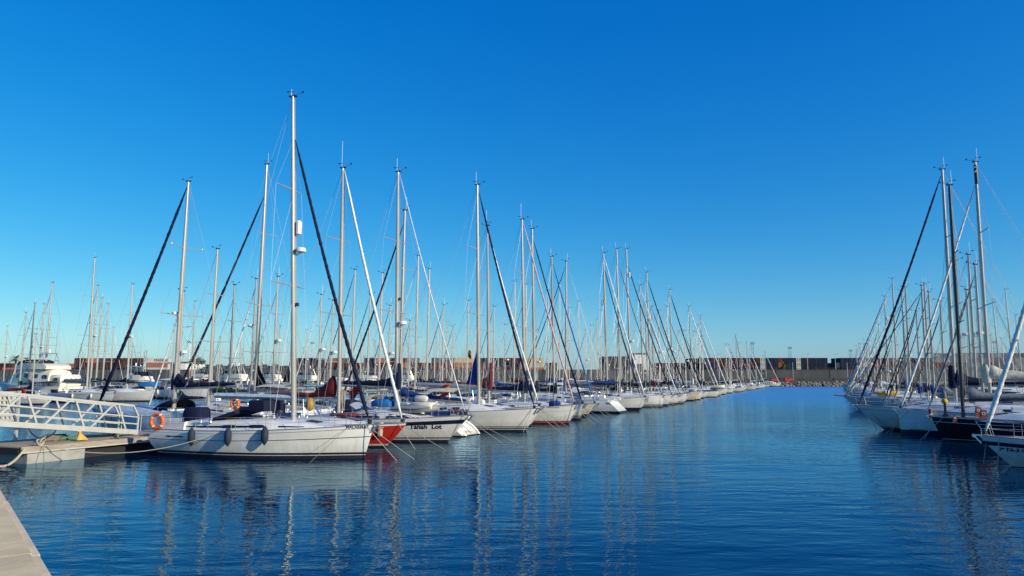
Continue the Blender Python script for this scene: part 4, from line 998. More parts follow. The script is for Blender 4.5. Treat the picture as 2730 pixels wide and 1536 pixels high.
# ensigns
def flag(bt_or_p, rz, label, cols, w, h, pole, drop=0.6, cat='flag'):
    t = thing('flag', label, cat, bt_or_p, rz); mb = MB(); n = 10
    for si, (y0, y1, mi) in enumerate(cols):
        P = [[(w * i / n * (1 - 0.1 * j), 0.07 * sin(5 * i / n + j), -h * (y0 + (y1 - y0) * j) - drop * w * (i / n) ** 1.3) for j in range(2)] for i in range(n + 1)]
        o = len(mb.v); mb.grid(P, mi)
    mb.build('cloth', [G[k] for k in ('spain_r', 'spain_y', 'skinny', 'c_red')], t, 60)
    if pole:
        mb = MB(); mb.tube([(0, 0, 0.05), (0.02, 0, -pole)], 0.015, 5); mb.build('staff', G['teak'], t)
xs_, zs_ = deck_x(sternout, 1198, 1024, 0.4)
flag(local(sternout, (xs_, 0.4, zs_)), Q_ANG + pi, 'red and yellow striped flag with a crest hanging over a stern', [(0, 0.25, 0), (0.25, 0.75, 1), (0.75, 1.0, 0)], 0.72, 0.72, 1.5, 0.25)
p = local(sternout, (xs_, 0.4, zs_)); mb = MB(); mb.lathe([(0.09, -0.004), (0.09, 0.004)], (0, 0, 0), 10, 0, 'Y'); cr = mb.build('flag_crest', G['c_grey'], None, 0)
cr.parent = [o for o in bpy.data.objects if o.get('label', '').startswith('red and yellow striped')][0]; cr.location = (0.38, 0.13, -0.42); cr.scale = (1, 9, 1)
p = on_boat(tanah, 962, 1012, -1, 0.2); flag(p, Q_ANG + pi, 'plain red flag drooping beside the navy spray hood', [(0, 1, 3)], 0.85, 0.75, 1.3, 1.0)
p = on_boat(cov17, 508, 985, 1, 0.3); flag(p, Q_ANG + pi, 'faded red and white flag hanging under the navy sail cover', [(0, 1, 2)], 0.30, 0.60, 0, 1.6)
p = on_boat(sternout, 1247, 932, 1, 0.0); flag(p, Q_ANG, 'small orange and yellow courtesy flag high above the blue mast bag', [(0, 0.5, 1), (0.5, 1, 3)], 0.3, 0.5, 0, 0.5)
# pale blue deck cover with the 17 mark
b = cov17; C = b['C']; mb = MB(); rings = []
for i in range(15):
    x = C.xa - 0.9 + (C.xf + 1.1 - C.xa + 0.9) * i / 14; s = b['H'].sheer(x, 1); k = abs(sin(pi * min(1, max(0.06, i / 14)))) ** 0.6
    rings.append([Vector((x, s.y * 0.97 * cos(pi * j / 10), s.z + 0.03 + (0.10 + 0.42 * k) * abs(sin(pi * j / 10)) ** 0.8)) for j in range(11)])
mb.grid(rings); mb.build('deck_cover', G['c_pale'], b['root'], 60)
xx, zz = deck_x(cov17, 468, 1066, 1.5)
lettering_mesh('cover_number', '17', 0.42, Matrix.Translation((xx, 1.55, zz + 0.02)) @ Matrix.Rotation(pi, 4, 'Z') @ Matrix.Rotation(radians(58), 4, 'X'), 'white', b['root'])
# swim steps of the boat moored stern out
H = sternout['H']; L = sternout['L']
def tx(z): return H.xs(z / H.zs(0))                            # x of the sloping transom at height z
mb = MB()
for k in range(3):
    z = 0.30 + 0.26 * k; mb.box((tx(z) - 0.05, 0, z), (0.34, 1.15, 0.07)); mb.box((tx(z) + 0.08, 0, z + 0.14), (0.05, 1.15, 0.24))
mb.build('swim_step', G['plastic'], sternout['root'], 0)
for sd in (-1, 1):
    mb = MB(); rings = []
    for i in range(9):
        k = i / 8; z = 0.05 + 0.98 * k; w = 0.30 * sin(pi * (0.12 + 0.80 * k)) ** 0.6; x0 = tx(z)
        rings.append([(x0 + 0.15, sd * (0.98 - w), z), (x0 - 0.16 - 0.10 * sin(pi * k), sd * (0.98 - w * 0.6), z), (x0 - 0.20 - 0.12 * sin(pi * k), sd * 0.98, z), (x0 - 0.14 - 0.10 * sin(pi * k), sd * (0.98 + w * 0.6), z), (x0 + 0.15, sd * (0.98 + w), z)])
    mb.rings(rings, 0); mb.build('quarter_pod', G['plastic'], sternout['root'], 60)
mb = MB()
for y in (-0.5, 0.5): mb.tube([(tx(1.0) - 0.1, y, 1.0), (tx(0.6) - 0.35, y, 0.62), (tx(0.2) - 0.42, y, 0.18)], 0.025, 5)
mb.build('boarding_ladder', G['steel'], sternout['root'])

# right row: kayak, orange buckets, lifebuoy pack
for bt in BOATS:
    if 'yellow kayak' in bt['root']['label']: kb = bt
xx, zz = deck_x(kb, 2364, 1050, 1.0)
t = thing('kayak', 'yellow kayak strapped on the side deck of the bowsprit sailboat', 'kayak', local(kb, (xx, 1.0, zz)), kb['root'].rotation_euler.z)
mb = MB(); rings = []
for i in range(13):
    k = i / 12 * 2 - 1; w = 0.42 * (1 - abs(k) ** 2.4) + 0.03
    rings.append([Vector((1.35 * k, w * cos(2 * pi * j / 10) * 0.6, 0.75 * w * sin(2 * pi * j / 10) + 0.10 * k * k)) for j in range(10)])
mb.rings(rings, 0); mb.build('kayak_hull', G['yellow'], t, 60)
for k in (-0.15, 0.1):
    mb = MB(); mb.torus((k, 0, 0.03), 0.34, 0.05, 14, 5, Matrix.Rotation(pi / 2, 3, 'Y')); mb.build('strap', G['c_white'], t)
mb = MB(); mb.tube([(kb['L'] / 2 - 0.6, 0, kb['H'].Fb + 0.02), (kb['L'] / 2 + 1.1, 0, kb['H'].Fb + 0.16)], [0.10, 0.06], 8); mb.build('bowsprit', G['teak'], kb['root'])
def bucket(px, py, label, s=1.0, yy=0.9):
    o = thing('deck_ventilator', label, 'ventilator', on_boat(blackb, px, py, 1, yy), blackb['root'].rotation_euler.z, 'rust red deck boxes on the black sailboat')
    mb = MB(); mb.rings([[(-0.18 * s, -0.15 * s, -0.32 * s), (0.18 * s, -0.15 * s, -0.32 * s), (0.18 * s, 0.15 * s, -0.32 * s), (-0.18 * s, 0.15 * s, -0.32 * s)], [(-0.16 * s, -0.13 * s, 0.28 * s), (0.10 * s, -0.13 * s, 0.34 * s), (0.10 * s, 0.13 * s, 0.34 * s), (-0.16 * s, 0.13 * s, 0.28 * s)]], 0)
    mb.build('cowl', G['c_rust'], o, 0); mb = MB(); mb.torus((0.0, 0.16 * s, 0.1 * s), 0.07 * s, 0.02, 10, 5, Matrix.Rotation(pi / 2, 3, 'X')); mb.build('ring', G['plastic'], o)
G['c_rust'] = mat('rust_red_vinyl', (0.42, 0.085, 0.05), rough=0.7, var=0.2)
bucket(2607, 1098, 'smaller rust red box behind another on the deck of the black sailboat', 0.9, 0.2)
bucket(2621, 1108, 'taller rust red box on the side deck of the black sailboat', 1.05, 1.0)
bucket(2545, 1117, 'low rust red cap at the bow of the black sailboat', 0.62, 0.9)
p = on_boat(bene, 2481, 1105, 1, 1.3); t = thing('danbuoy_pack', 'upright red and white float clipped on the rail beside the black bow', 'float', p, 0)
mb = MB(); mb.lathe([(0.06, -0.36), (0.115, -0.32), (0.115, 0.32), (0.06, 0.36)], (0, 0, 0), 10); mb.build('float', G['c_rust'], t, 50)
mb = MB(); mb.lathe([(0.12, -0.05), (0.12, 0.05)], (0, 0, 0), 10); mb.build('band', G['plastic'], t, 50)
p = on_boat(blackb, 2518, 1070, 1, 0.4); t = thing('outboard_motor', 'black outboard motor with yellow cowling clamped on the stern rail', 'outboard motor', p, blackb['root'].rotation_euler.z)
mb = MB(); mb.lathe([(0.10, -0.14), (0.16, -0.08), (0.17, 0.06), (0.12, 0.14), (0.02, 0.16)], (0, 0, 0), 10); mb.build('cowling', G['yellow'], t, 50)
mb = MB(); mb.bar((0, 0, -0.12), (0, 0, -0.75), 0.12, 0.16); mb.box((0.0, 0, -0.8), (0.26, 0.1, 0.1)); mb.build('leg', G['black_fit'], t, 0)
for bt in BOATS:
    if 'small white dinghy' in bt['root']['label']:
        t = thing('rowing_dinghy', 'small white dinghy hung across the bow of a far sailboat', 'dinghy', local(bt, (bt['L'] / 2 - 0.4, -0.75, bt['H'].Fb + 0.15)), bt['root'].rotation_euler.z + 0.25)
        mb = MB(); rings = []
        for i in range(9):
            k = i / 8; w = 0.75 * (1 - (max(0, k - 0.3) / 0.7) ** 2.2) + 0.02
            rings.append([(-1.4 + 2.8 * k, w * cos(pi + pi * j / 8), 0.5 + 0.18 * k + 0.62 * sin(pi + pi * j / 8)) for j in range(9)])
        mb.grid(rings); mb.grid([[(p[0], p[1] * 0.94, p[2] + 0.04) for p in r] for r in rings[::-1]], 0); mb.build('dinghy_hull', G['white'], t, 60)

# mooring ropes
def mooring(a, b, label, r=0.016, sagd=0.0, key='rope', group='mooring ropes'):
    a = Vector(a); o = MB(); o.tube([p - a for p in sag(a, b, sagd, 14)], r, 5)
    ob = o.build('mooring_rope', G[key], None, 60); ob.location = a; tag(ob, label, 'mooring rope', group)
ranks = {0: 'large white sailboat nearest the camera', 1: 'red hulled sailboat', 2: 'white sailboat Tanah Lot'}
def bow_ropes(bt, desc, spread=0.35, n=2, out=(1.9, 2.6)):
    H = bt['H']; L = bt['L']
    for i in range(n):
        sd = -1 if i == 0 else 1
        a = local(bt, H.sheer(L / 2 - 0.35 - 0.3 * i, sd) + Vector((0, 0, 0.03))); bb = local(bt, (L / 2 + out[i], sd * spread - 0.4 * i, -0.15))
        mooring(a, bb, '%s bow rope of the %s, slanting into the water' % (('nearer', 'farther')[i], desc), 0.017, 0.0, 'rope', 'mooring ropes at the bow')
bow_ropes(malarmat, 'large white sailboat', 0.5, 2, (1.5, 2.2))
bow_ropes(redboat, 'red hulled sailboat', 0.4, 2, (0.9, 2.6))
bow_ropes(tanah, 'sailboat Tanah Lot', 0.4, 2, (2.6, 3.4))
bow_ropes(stripes, 'double striped sailboat', 0.5, 2, (-0.9, 1.8))
bow_ropes(delaio, 'maroon covered sailboat', 0.4, 2, (1.7, 2.3))
bow_ropes(t47, 'burgundy striped sailboat', 0.4, 2, (1.7, 2.4))
bow_ropes(greyb, 'navy headsail boat of the right row', 0.7, 2, (-1.4, -2.0))
bow_ropes(near_r, 'sailboat cut by the right edge', 0.8, 2, (-0.2, -0.5))
bow_ropes(bene, 'navy booted boat of the right row', 0.5, 2, (0.5, 0.9))
bow_ropes(blackb, 'black hulled sailboat', 0.7, 2, (0.4, 0.8))
for i in range(4): bow_ropes([b for b in BOATS if b['c'] is row1[(0, 1, 3, 4)[i]]][0], ('thin striped plumb bowed sailboat', 'cream raked sailboat', 'twin headsail sailboat', 'vertical stem sailboat')[i], 0.4, 2, (1.2, 1.9))
a = W(*at_z(105, 1186, 0.76), 0.76); xx, zz = side_x(malarmat, 590, 1141)
mooring(a, local(malarmat, malarmat['H'].sheer(xx, -1)), 'long pale rope sagging from the pontoon to the side of the large sailboat', 0.018, 0.62, 'rope', 'mooring ropes on the pontoon')
xx, zz = side_x(malarmat, 930, 1130); xb, zb_ = side_x(malarmat, 868, 1224)
mooring(local(malarmat, malarmat['H'].sheer(xx, -1)), local(malarmat, (xb, -2.2, -0.1)), 'thin dark line from the rail down the hull of the large white sailboat', 0.009, 0.0, 'rope_d', 'mooring ropes on the pontoon')

# ---------------------------------------------------------------- water
def water_material():
    m = bpy.data.materials.new('harbour_water'); m.use_nodes = True
    n = m.node_tree.nodes; l = m.node_tree.links; b = n["Principled BSDF"]
    n.remove(b); b = n.new("ShaderNodeBsdfGlossy"); dif = n.new("ShaderNodeBsdfDiffuse"); fre = n.new("ShaderNodeFresnel"); mxs = n.new("ShaderNodeMixShader")
    fre.inputs["IOR"].default_value = 1.333; b.inputs["Color"].default_value = (0.54, 0.80, 0.97, 1)
    dif.inputs["Color"].default_value = (0.0, 0.014, 0.046, 1)
    l.new(fre.outputs[0], mxs.inputs[0]); l.new(dif.outputs[0], mxs.inputs[1]); l.new(b.outputs[0], mxs.inputs[2]); l.new(mxs.outputs[0], n["Material Output"].inputs["Surface"])
    geo = n.new("ShaderNodeNewGeometry")
    sy = n.new("ShaderNodeSeparateXYZ"); l.new(geo.outputs["Position"], sy.inputs[0])
    rr_ = n.new("ShaderNodeMapRange"); rr_.inputs[1].default_value = 24; rr_.inputs[2].default_value = 170; rr_.inputs[3].default_value = 0.015; rr_.inputs[4].default_value = 0.29
    l.new(sy.outputs["Y"], rr_.inputs[0]); l.new(rr_.outputs[0], b.inputs["Roughness"])      # wind ruffles the open water farther out
    def noise(scale, st, det, rot=0.0, rough=0.5, dist=0.0):
        mp = n.new("ShaderNodeMapping"); mp.inputs["Scale"].default_value = st; mp.inputs["Rotation"].default_value = (0, 0, rot)
        nz = n.new("ShaderNodeTexNoise"); nz.inputs["Scale"].default_value = scale; nz.inputs["Detail"].default_value = det
        nz.inputs["Roughness"].default_value = rough; nz.inputs["Distortion"].default_value = dist
        l.new(geo.outputs["Position"], mp.inputs[0]); l.new(mp.outputs[0], nz.inputs["Vector"]); return nz.outputs["Fac"]
    def math_(op, a, b2):
        x = n.new("ShaderNodeMath"); x.operation = op
        for i, q in enumerate((a, b2)):
            if isinstance(q, (int, float)): x.inputs[i].default_value = q
            else: l.new(q, x.inputs[i])
        return x.outputs[0]
    big = noise(0.33, (0.8, 1.7, 1), 2, 0.15)
    mid = noise(0.95, (0.75, 1.8, 1), 3, -0.10, 0.5, 0.2)
    fine = noise(3.6, (0.8, 1.6, 1), 2, 0.2)
    patch = noise(0.055, (1, 1.4, 1), 2, 0.4)
    pr = n.new("ShaderNodeMapRange"); pr.inputs[1].default_value = 0.35; pr.inputs[2].default_value = 0.65; pr.inputs[3].default_value = 0.45; pr.inputs[4].default_value = 1.15
    l.new(patch, pr.inputs[0])
    h = math_('ADD', math_('MULTIPLY', big, 0.045), math_('ADD', math_('MULTIPLY', mid, 0.037), math_('MULTIPLY', fine, 0.0065)))
    h = math_('MULTIPLY', h, pr.outputs[0])
    bp = n.new("ShaderNodeBump"); bp.inputs["Strength"].default_value = 1.0; bp.inputs["Distance"].default_value = 1.0
    l.new(h, bp.inputs["Height"]); 
    for q in (b.inputs["Normal"], fre.inputs["Normal"]): l.new(bp.outputs[0], q)
    return m
mb = MB(); mb.add([(-1200, -60, 0), (1200, -60, 0), (1200, 339, 0), (-1200, 339, 0)], [(0, 1, 2, 3)])
wat = mb.build('water', water_material(), None, 0); tag(wat, 'calm blue harbour water with small ripples', 'water', kind='structure')

# ---------------------------------------------------------------- quay corner under the camera
G['quay'] = mat('quay_concrete', (0.80, 0.60, 0.33), rough=0.9, var=0.28, scale=0.9, bump=0.3, bscale=10)
G['quay_edge'] = mat('pale_coping_edge', (0.78, 0.62, 0.40), rough=0.9, var=0.2, scale=3)
QZ = 2.0
def qpt(px, py): 
    d = ray(px, py); s = (QZ - EYE) / d.z; return Vector((d.x * s, d.y * s, QZ))
e0 = qpt(147, 1536); e1 = qpt(0, 1297); ed = (e1 - e0).normalized(); en = Vector((-ed.y, ed.x, 0))
a0 = e0 - ed * 14; a1 = e1 + ed * 6.0
mb = MB()
def slab(p, q, w0, w1, z0, z1, mi):
    A, Bq = p + en * w0, q + en * w0; Cq, D = q + en * w1, p + en * w1
    vs = [(v.x, v.y, z) for z in (z0, z1) for v in (A, Bq, Cq, D)]
    mb.add(vs, [(3, 2, 1, 0), (4, 5, 6, 7), (0, 1, 5, 4), (1, 2, 6, 5), (2, 3, 7, 6), (3, 0, 4, 7)], mi)
n_sl = 7; Lq = (a1 - a0).length / n_sl
for i in range(n_sl):
    slab(a0 + ed * (Lq * i + 0.006), a0 + ed * (Lq * (i + 1) - 0.006), 0.07 + 0.010 * (i % 2), 9.0, QZ - 0.32, QZ, 0)
    slab(a0 + ed * (Lq * i + 0.006), a0 + ed * (Lq * (i + 1) - 0.006), 0.010 * (i % 2), 0.07 + 0.010 * (i % 2), QZ - 0.32, QZ - 0.022, 1)
slab(a0 - ed * 0.1, a1 - ed * 0.2, 0.12, 8.9, -2.0, QZ - 0.33, 2)
G['quay_dark'] = mat('dark_quay_wall', (0.16, 0.15, 0.13), rough=0.9, var=0.3)
q = mb.build('quay', [G['quay'], G['quay_edge'], G['quay_dark']], None, 0); tag(q, 'concrete quay edge at the bottom left corner', 'quay', kind='structure')

# ---------------------------------------------------------------- floating pontoons
def pontoon(label, u0, u1, v0, v1, near=False):
    root = thing('floating_pontoon', label, 'pontoon', W(u0, (v0 + v1) / 2, 0.12), atan2(PD.y, PD.x), 'floating pontoons'); Wd = v1 - v0; Lp = u1 - u0
    mb = MB(); nb = int(Wd / 0.145) if near else 4            # frame: x along, y = -v
    for i in range(nb):
        y = -Wd / 2 + (i + 0.5) * Wd / nb; mb.box((Lp / 2, y, 0.585), (Lp - 0.02, Wd / nb - 0.012, 0.05))
    mb.build('deck_boards', G['plank'], root, 0)
    for s in (1, -1):
        mb = MB(); mb.box((Lp / 2, s * (Wd / 2 + 0.03), 0.51), (Lp, 0.06, 0.20)); mb.build('side_plank', G['plank'], root, 0)
        mb = MB(); mb.box((Lp / 2, s * (Wd / 2 + 0.02), 0.37), (Lp, 0.05, 0.07)); mb.build('alloy_rail', G['white_alu'], root, 0)
    mb = MB(); mb.box((-0.03, 0, 0.42), (0.06, Wd * 0.96, 0.22)); mb.build('end_beam', G['dark'], root, 0)
    x = 0.35; k = 0
    while x < Lp - 3:
        mb = MB(); ln = 2.65; mb.box((x + ln / 2, 0, -0.03), (ln, Wd - 0.10, 0.72)); mb.build('concrete_float', G['conc'], root, 0); x += 8.0; k += 1
        if k > 40: break
    mb = MB(); mb.box((Lp / 2 + 1.5, 0, 0.02), (Lp - 3.2, Wd - 0.5, 0.60)); mb.build('underdeck_shade_block', G['dark'], root, 0)  # black block stands in for shade in the open gap under the deck
    return root
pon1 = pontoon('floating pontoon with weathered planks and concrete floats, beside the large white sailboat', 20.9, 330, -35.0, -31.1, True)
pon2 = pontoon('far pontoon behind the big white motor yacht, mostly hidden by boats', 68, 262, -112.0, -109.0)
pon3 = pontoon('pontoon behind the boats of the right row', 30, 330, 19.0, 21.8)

# ---------------------------------------------------------------- gangway from the quay down to the pontoon
gv = -32.35; gw = 1.35
def gz(u):                                                    # height of the bottom chord
    return 0.83 + (27.3 - u) * 0.118
g_root = thing('gangway', 'white truss gangway sloping down from the quay to the pontoon', 'gangway', W(27.3, gv, 0.70), atan2(PD.y, PD.x))
def gp(u, dv, dz): return Vector((u - 27.3, dv, gz(u) + dz - 0.70))
u_end = 27.7; u_beg = 14.0; HT = 1.40
for k, dv in enumerate((0.0, gw)):
    mb = MB()
    mb.bar(gp(u_beg, dv, 0.09), gp(u_end, dv, 0.09), 0.09, 0.24)
    mb.bar(gp(u_beg, dv, HT), gp(u_end - 0.35, dv, HT), 0.10, 0.10)
    mb.bar(gp(u_beg, dv, 0.55), gp(u_end, dv, 0.50), 0.045, 0.06); mb.bar(gp(u_beg, dv, 0.92), gp(u_end, dv, 0.85), 0.045, 0.06)
    mb.bar(gp(u_end - 0.35, dv, HT), gp(u_end - 0.02, dv, 0.88), 0.08, 0.08); mb.bar(gp(u_end - 0.02, dv, 0.92), gp(u_end - 0.05, dv, -0.02), 0.08, 0.08)
    ub = 27.0
    while ub > u_beg + 2.6:
        mb.bar(gp(ub, dv, 0.10), gp(ub - 0.52, dv, HT - 0.03), 0.06, 0.085); mb.bar(gp(ub - 0.80, dv, HT - 0.03), gp(ub - 2.05, dv, 0.10), 0.06, 0.085)
        ub -= 2.30
    mb.build('side_truss', G['white_alu'], g_root, 0)
mb = MB(); u = u_beg
while u < u_end - 0.3:
    mb.bar(gp(u, 0.05, 0.12), gp(u, gw - 0.05, 0.12), 0.26, 0.035); u += 0.29
mb.build('walkway', G['plank'], g_root, 0)
mb = MB()
for dv in (0.12, gw - 0.12): mb.lathe([(0.10, -0.05), (0.11, 0), (0.10, 0.05)], gp(u_end - 0.3, dv, -0.06), 12, 0, 'Y')
mb.build('wheel_roller', G['dark'], g_root)
mb = MB(); pts = [gp(22.0 + 1.3 * i / 12, -0.02, -0.03 - 0.42 * abs(sin(pi * i / 12)) ** 0.7) for i in range(13)]
mb.tube(pts, 0.028, 6); hz = mb.build('water_hose', G['c_teal2'] if 'c_teal2' in G else G['navy'], None); hz.matrix_world = g_root.matrix_basis; tag(hz, 'dark blue hose hanging in a loop under the gangway', 'hose')

# perforated cream barrier at the quay end of the gangway
pp = at_y(20, 1088, 37.5)
t = thing('perforated_barrier', 'cream barrier of perforated panels behind the upper end of the gangway', 'barrier', (pp.x - 0.55, 37.5, 0.0), 0.0)
mb = MB(); z0 = 1.28
for (za, zb2) in ((1.30, 1.96), (2.04, 2.95)):
    nx, nz = 9, (3 if zb2 < 2 else 4); xw = 2.0; hgt = zb2 - za; cw_, ch_ = xw / nx, hgt / nz; hs = 0.065
    for i in range(nx):
        for j in range(nz):
            x0, x1 = -xw / 2 + i * cw_, -xw / 2 + (i + 1) * cw_; y0, y1 = za + j * ch_, za + (j + 1) * ch_; cx, cz = (x0 + x1) / 2, (y0 + y1) / 2
            vs = [(x0, 0, y0), (x1, 0, y0), (x1, 0, y1), (x0, 0, y1), (cx - hs, 0, cz - hs), (cx + hs, 0, cz - hs), (cx + hs, 0, cz + hs), (cx - hs, 0, cz + hs), (cx - hs, 0.08, cz - hs), (cx + hs, 0.08, cz - hs), (cx + hs, 0.08, cz + hs), (cx - hs, 0.08, cz + hs)]
            mb.add(vs, [(0, 1, 5, 4), (1, 2, 6, 5), (2, 3, 7, 6), (3, 0, 4, 7), (4, 5, 9, 8), (5, 6, 10, 9), (6, 7, 11, 10), (7, 4, 8, 11)], 0)
mb.build('perforated_panel', G['c_creamwall'] if 'c_creamwall' in G else G['cream'], t, 0)
for x in (-1.06, 1.06):
    mb = MB(); mb.box((x, 0.03, 0.98), (0.12, 0.14, 4.0)); mb.build('post', G['white_alu'], t, 0)
mb = MB(); mb.box((0, 0.04, 2.0), (2.0, 0.1, 0.075)); mb.box((0, 0.04, 1.26), (2.0, 0.1, 0.075)); mb.build('cross_rail', G['white_alu'], t, 0)

# things on the pontoon
def on_pon(px, py, z=0.735): return W(*at_z(px, py, z), z)
prz = atan2(PD.y, PD.x)
mb = MB(); rr = random.Random(3)
for k in range(7):
    pts = []; R0 = 0.34 + 0.05 * k
    for i in range(17):
        a = 2 * pi * i / 16; pts.append(((R0 + rr.uniform(-.05, .05)) * cos(a) * 1.6, (R0 * 0.45 + rr.uniform(-.03, .03)) * sin(a), 0.05 + 0.03 * (6 - k) + rr.uniform(-.01, .02)))
    mb.tube(pts, 0.035, 6)
o = mb.build('rope_heap', G['rope_d'], None); o.location = on_pon(143, 1174); o.rotation_euler.z = prz + 0.2; tag(o, 'heap of grey weathered rope on the pontoon edge', 'rope')
mb = MB()
for k in range(5):
    mb.torus((0.05 * k - 0.1, 0.04 * (k % 2), 0.06 + 0.03 * k), 0.13 + 0.02 * (k % 3), 0.028, 14, 5, Matrix.Rotation(0.5 * k, 3, 'Y'))
o = mb.build('knotted_rope', G['rope'], None); o.location = on_pon(106, 1188); tag(o, 'pale knotted rope around a cleat at the near pontoon corner', 'rope')
mb = MB(); rings = []
for i in range(9):
    k = i / 8; rings.append([(-0.45 + 0.9 * k, 0.22 * cos(pi * j / 6), 0.02 + (0.13 + 0.03 * sin(9 * k)) * sin(pi * j / 6)) for j in range(7)])
mb.grid(rings); o = mb.build('green_cloth', G['c_teal3'] if 'c_teal3' in G else mat('green_cloth_weave', (0.03, 0.20, 0.12), rough=0.9, var=0.3), None, 60); o.location = on_pon(178, 1172); o.rotation_euler.z = prz; tag(o, 'crumpled green cloth lying beside the orange broom', 'cloth')
t = thing('broom', 'broom with orange bristles lying on the pontoon', 'broom', on_pon(210, 1174, 0.76), prz)
mb = MB(); mb.tube([(0.05, 0, 0.30), (-1.1, 0.15, 0.06)], 0.018, 6); mb.build('handle', G['teak'], t)
G['bristle'] = mat('orange_bristles', (0.85, 0.45, 0.09), rough=0.9, var=0.3, scale=20, stretch=(8, 1, 1))
mb = MB()
for i in range(14):
    y = -0.19 + 0.38 * i / 13
    mb.bar((0.0 + rr.uniform(-.02, .02), y * 0.6 + 0.02, 0.40), (0.05 + y * 1.3, -0.20 + rr.uniform(-.03, .03), 0.02), 0.06, 0.05)
mb.build('bristles', G['bristle'], t, 0)
for i, (px, py, hgt, lab) in enumerate(((253, 1160, 1.0, 'thin white post on the pontoon left of the gangway foot'), (322, 1158, 1.15, 'thin white post in front of the gangway foot'), (374, 1150, 0.9, 'thin white post just right of the gangway foot'))):
    t = thing('mooring_post', lab, 'post', on_pon(px, py), prz, 'thin white posts on the pontoon')
    mb = MB(); mb.tube([(0, 0, 0), (0.02, 0, hgt)], 0.022, 8); mb.build('pole', G['white_alu'], t)
    mb = MB(); mb.lathe([(0.07, 0.0), (0.07, 0.03)], (0, 0, 0), 10); mb.build('base_plate', G['steel'], t)
t = thing('mooring_cleat', 'dark mooring cleat wrapped with rope in front of the gangway foot', 'cleat', on_pon(312, 1170), prz)
mb = MB(); mb.box((0, 0, 0.05), (0.12, 0.14, 0.1)); mb.tube([(-0.2, 0, 0.12), (0.2, 0, 0.12)], 0.03, 6); mb.build('horn', G['dark'], t, 0)
mb = MB()
for k in range(4): mb.torus((-0.06 + 0.05 * k, 0, 0.11), 0.085, 0.028, 12, 5, Matrix.Rotation(pi / 2, 3, 'Y') @ Matrix.Rotation(0.3 * k, 3, 'X'))
mb.build('rope_turns', G['rope_d'], t)
a = on_pon(66, 1197, 0.67); b2 = at_y(-20, 1236, 30.0)
mooring(a, b2, 'thick pale rope running from the pontoon corner off the left edge', 0.05, 0.35, 'rope', 'mooring ropes on the pontoon')
a = on_pon(115, 1188, 0.74); mooring(a, a + Vector((0.42, -0.5, -0.75)), 'dark rope dropping down the side of the concrete float', 0.014, 0.0, 'rope_d', 'mooring ropes on the pontoon')
# bicycle leaning behind the gangway
bp = W(*at_z(283, 1150, 0.735), 0.735)
t = thing('bicycle', 'dark bicycle parked on the pontoon behind the gangway', 'bicycle', bp, prz + 0.35)
for x in (-0.52, 0.52):
    mb = MB(); mb.torus((x, 0, 0.33), 0.31, 0.022, 22, 6, Matrix.Rotation(pi / 2, 3, 'X'))
    for i in range(10): mb.tube([(x, 0, 0.33), (x + 0.3 * cos(2 * pi * i / 10), 0, 0.33 + 0.3 * sin(2 * pi * i / 10))], 0.004, 3)
    mb.build('wheel', G['dark'], t)
mb = MB()
for a, b2 in (((-0.52, 0, 0.33), (-0.05, 0, 0.30)), ((-0.05, 0, 0.30), (-0.18, 0, 0.85)), ((-0.18, 0, 0.80), (0.36, 0, 0.78)), ((-0.05, 0, 0.30), (0.38, 0, 0.70)), ((0.36, 0, 0.90), (0.52, 0, 0.33)), ((-0.52, 0, 0.33), (-0.17, 0, 0.78))): mb.tube([a, b2], 0.02, 6)
mb.build('frame', G['black_fit'], t)
mb = MB(); mb.tube([(0.42, -0.27, 0.98), (0.35, 0, 0.93), (0.42, 0.27, 0.98)], 0.016, 6); mb.build('handlebar', G['black_fit'], t)
mb = MB(); mb.tube([(-0.32, 0, 0.88), (-0.15, 0, 0.90), (-0.02, 0, 0.88)], [0.07, 0.06, 0.02], 7); mb.build('saddle', G['black_fit'], t)

# ---------------------------------------------------------------- breakwater: rocks, road, wall, yard
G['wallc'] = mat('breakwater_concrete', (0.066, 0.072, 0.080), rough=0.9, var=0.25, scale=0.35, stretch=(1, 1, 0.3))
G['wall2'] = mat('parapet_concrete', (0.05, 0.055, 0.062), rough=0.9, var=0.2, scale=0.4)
G['asph'] = mat('yard_asphalt', (0.06, 0.06, 0.062), rough=0.95, var=0.2, scale=0.2)
G['rock'] = mat('limestone_rock', (0.22, 0.20, 0.165), rough=0.95, var=0.5, scale=0.5)
YW = 350.0; RZ = 2.2; WZ = 7.6; YZ = 7.0
mb = MB(); mb.add([(-1200, 340.5, RZ), (1200, 340.5, RZ), (1200, YW, RZ), (-1200, YW, RZ), (-1200, 340.5, -2), (1200, 340.5, -2)], [(0, 1, 2, 3), (4, 5, 1, 0)])
o = mb.build('quay_road', G['asph'], None, 0); tag(o, 'service road at the foot of the breakwater wall', 'road', kind='structure')
mb = MB(); mb.add([(-4000, YW + 1.6, YZ), (4000, YW + 1.6, YZ), (4000, 6000, YZ), (-4000, 6000, YZ)], [(0, 1, 2, 3)])
o = mb.build('ground', G['asph'], None, 0); tag(o, 'container yard ground behind the wall', 'ground', kind='structure')
t = thing('breakwater_wall', 'long grey concrete wall across the far end of the harbour', 'wall', (0, YW, 0))
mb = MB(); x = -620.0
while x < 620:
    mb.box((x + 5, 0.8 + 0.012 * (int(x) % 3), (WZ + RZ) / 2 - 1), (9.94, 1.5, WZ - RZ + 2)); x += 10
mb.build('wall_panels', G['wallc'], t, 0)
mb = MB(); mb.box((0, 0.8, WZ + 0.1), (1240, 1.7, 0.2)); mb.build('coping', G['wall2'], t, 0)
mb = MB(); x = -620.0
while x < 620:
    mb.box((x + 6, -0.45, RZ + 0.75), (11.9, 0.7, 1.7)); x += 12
mb.build('parapet', G['wall2'], t, 0)
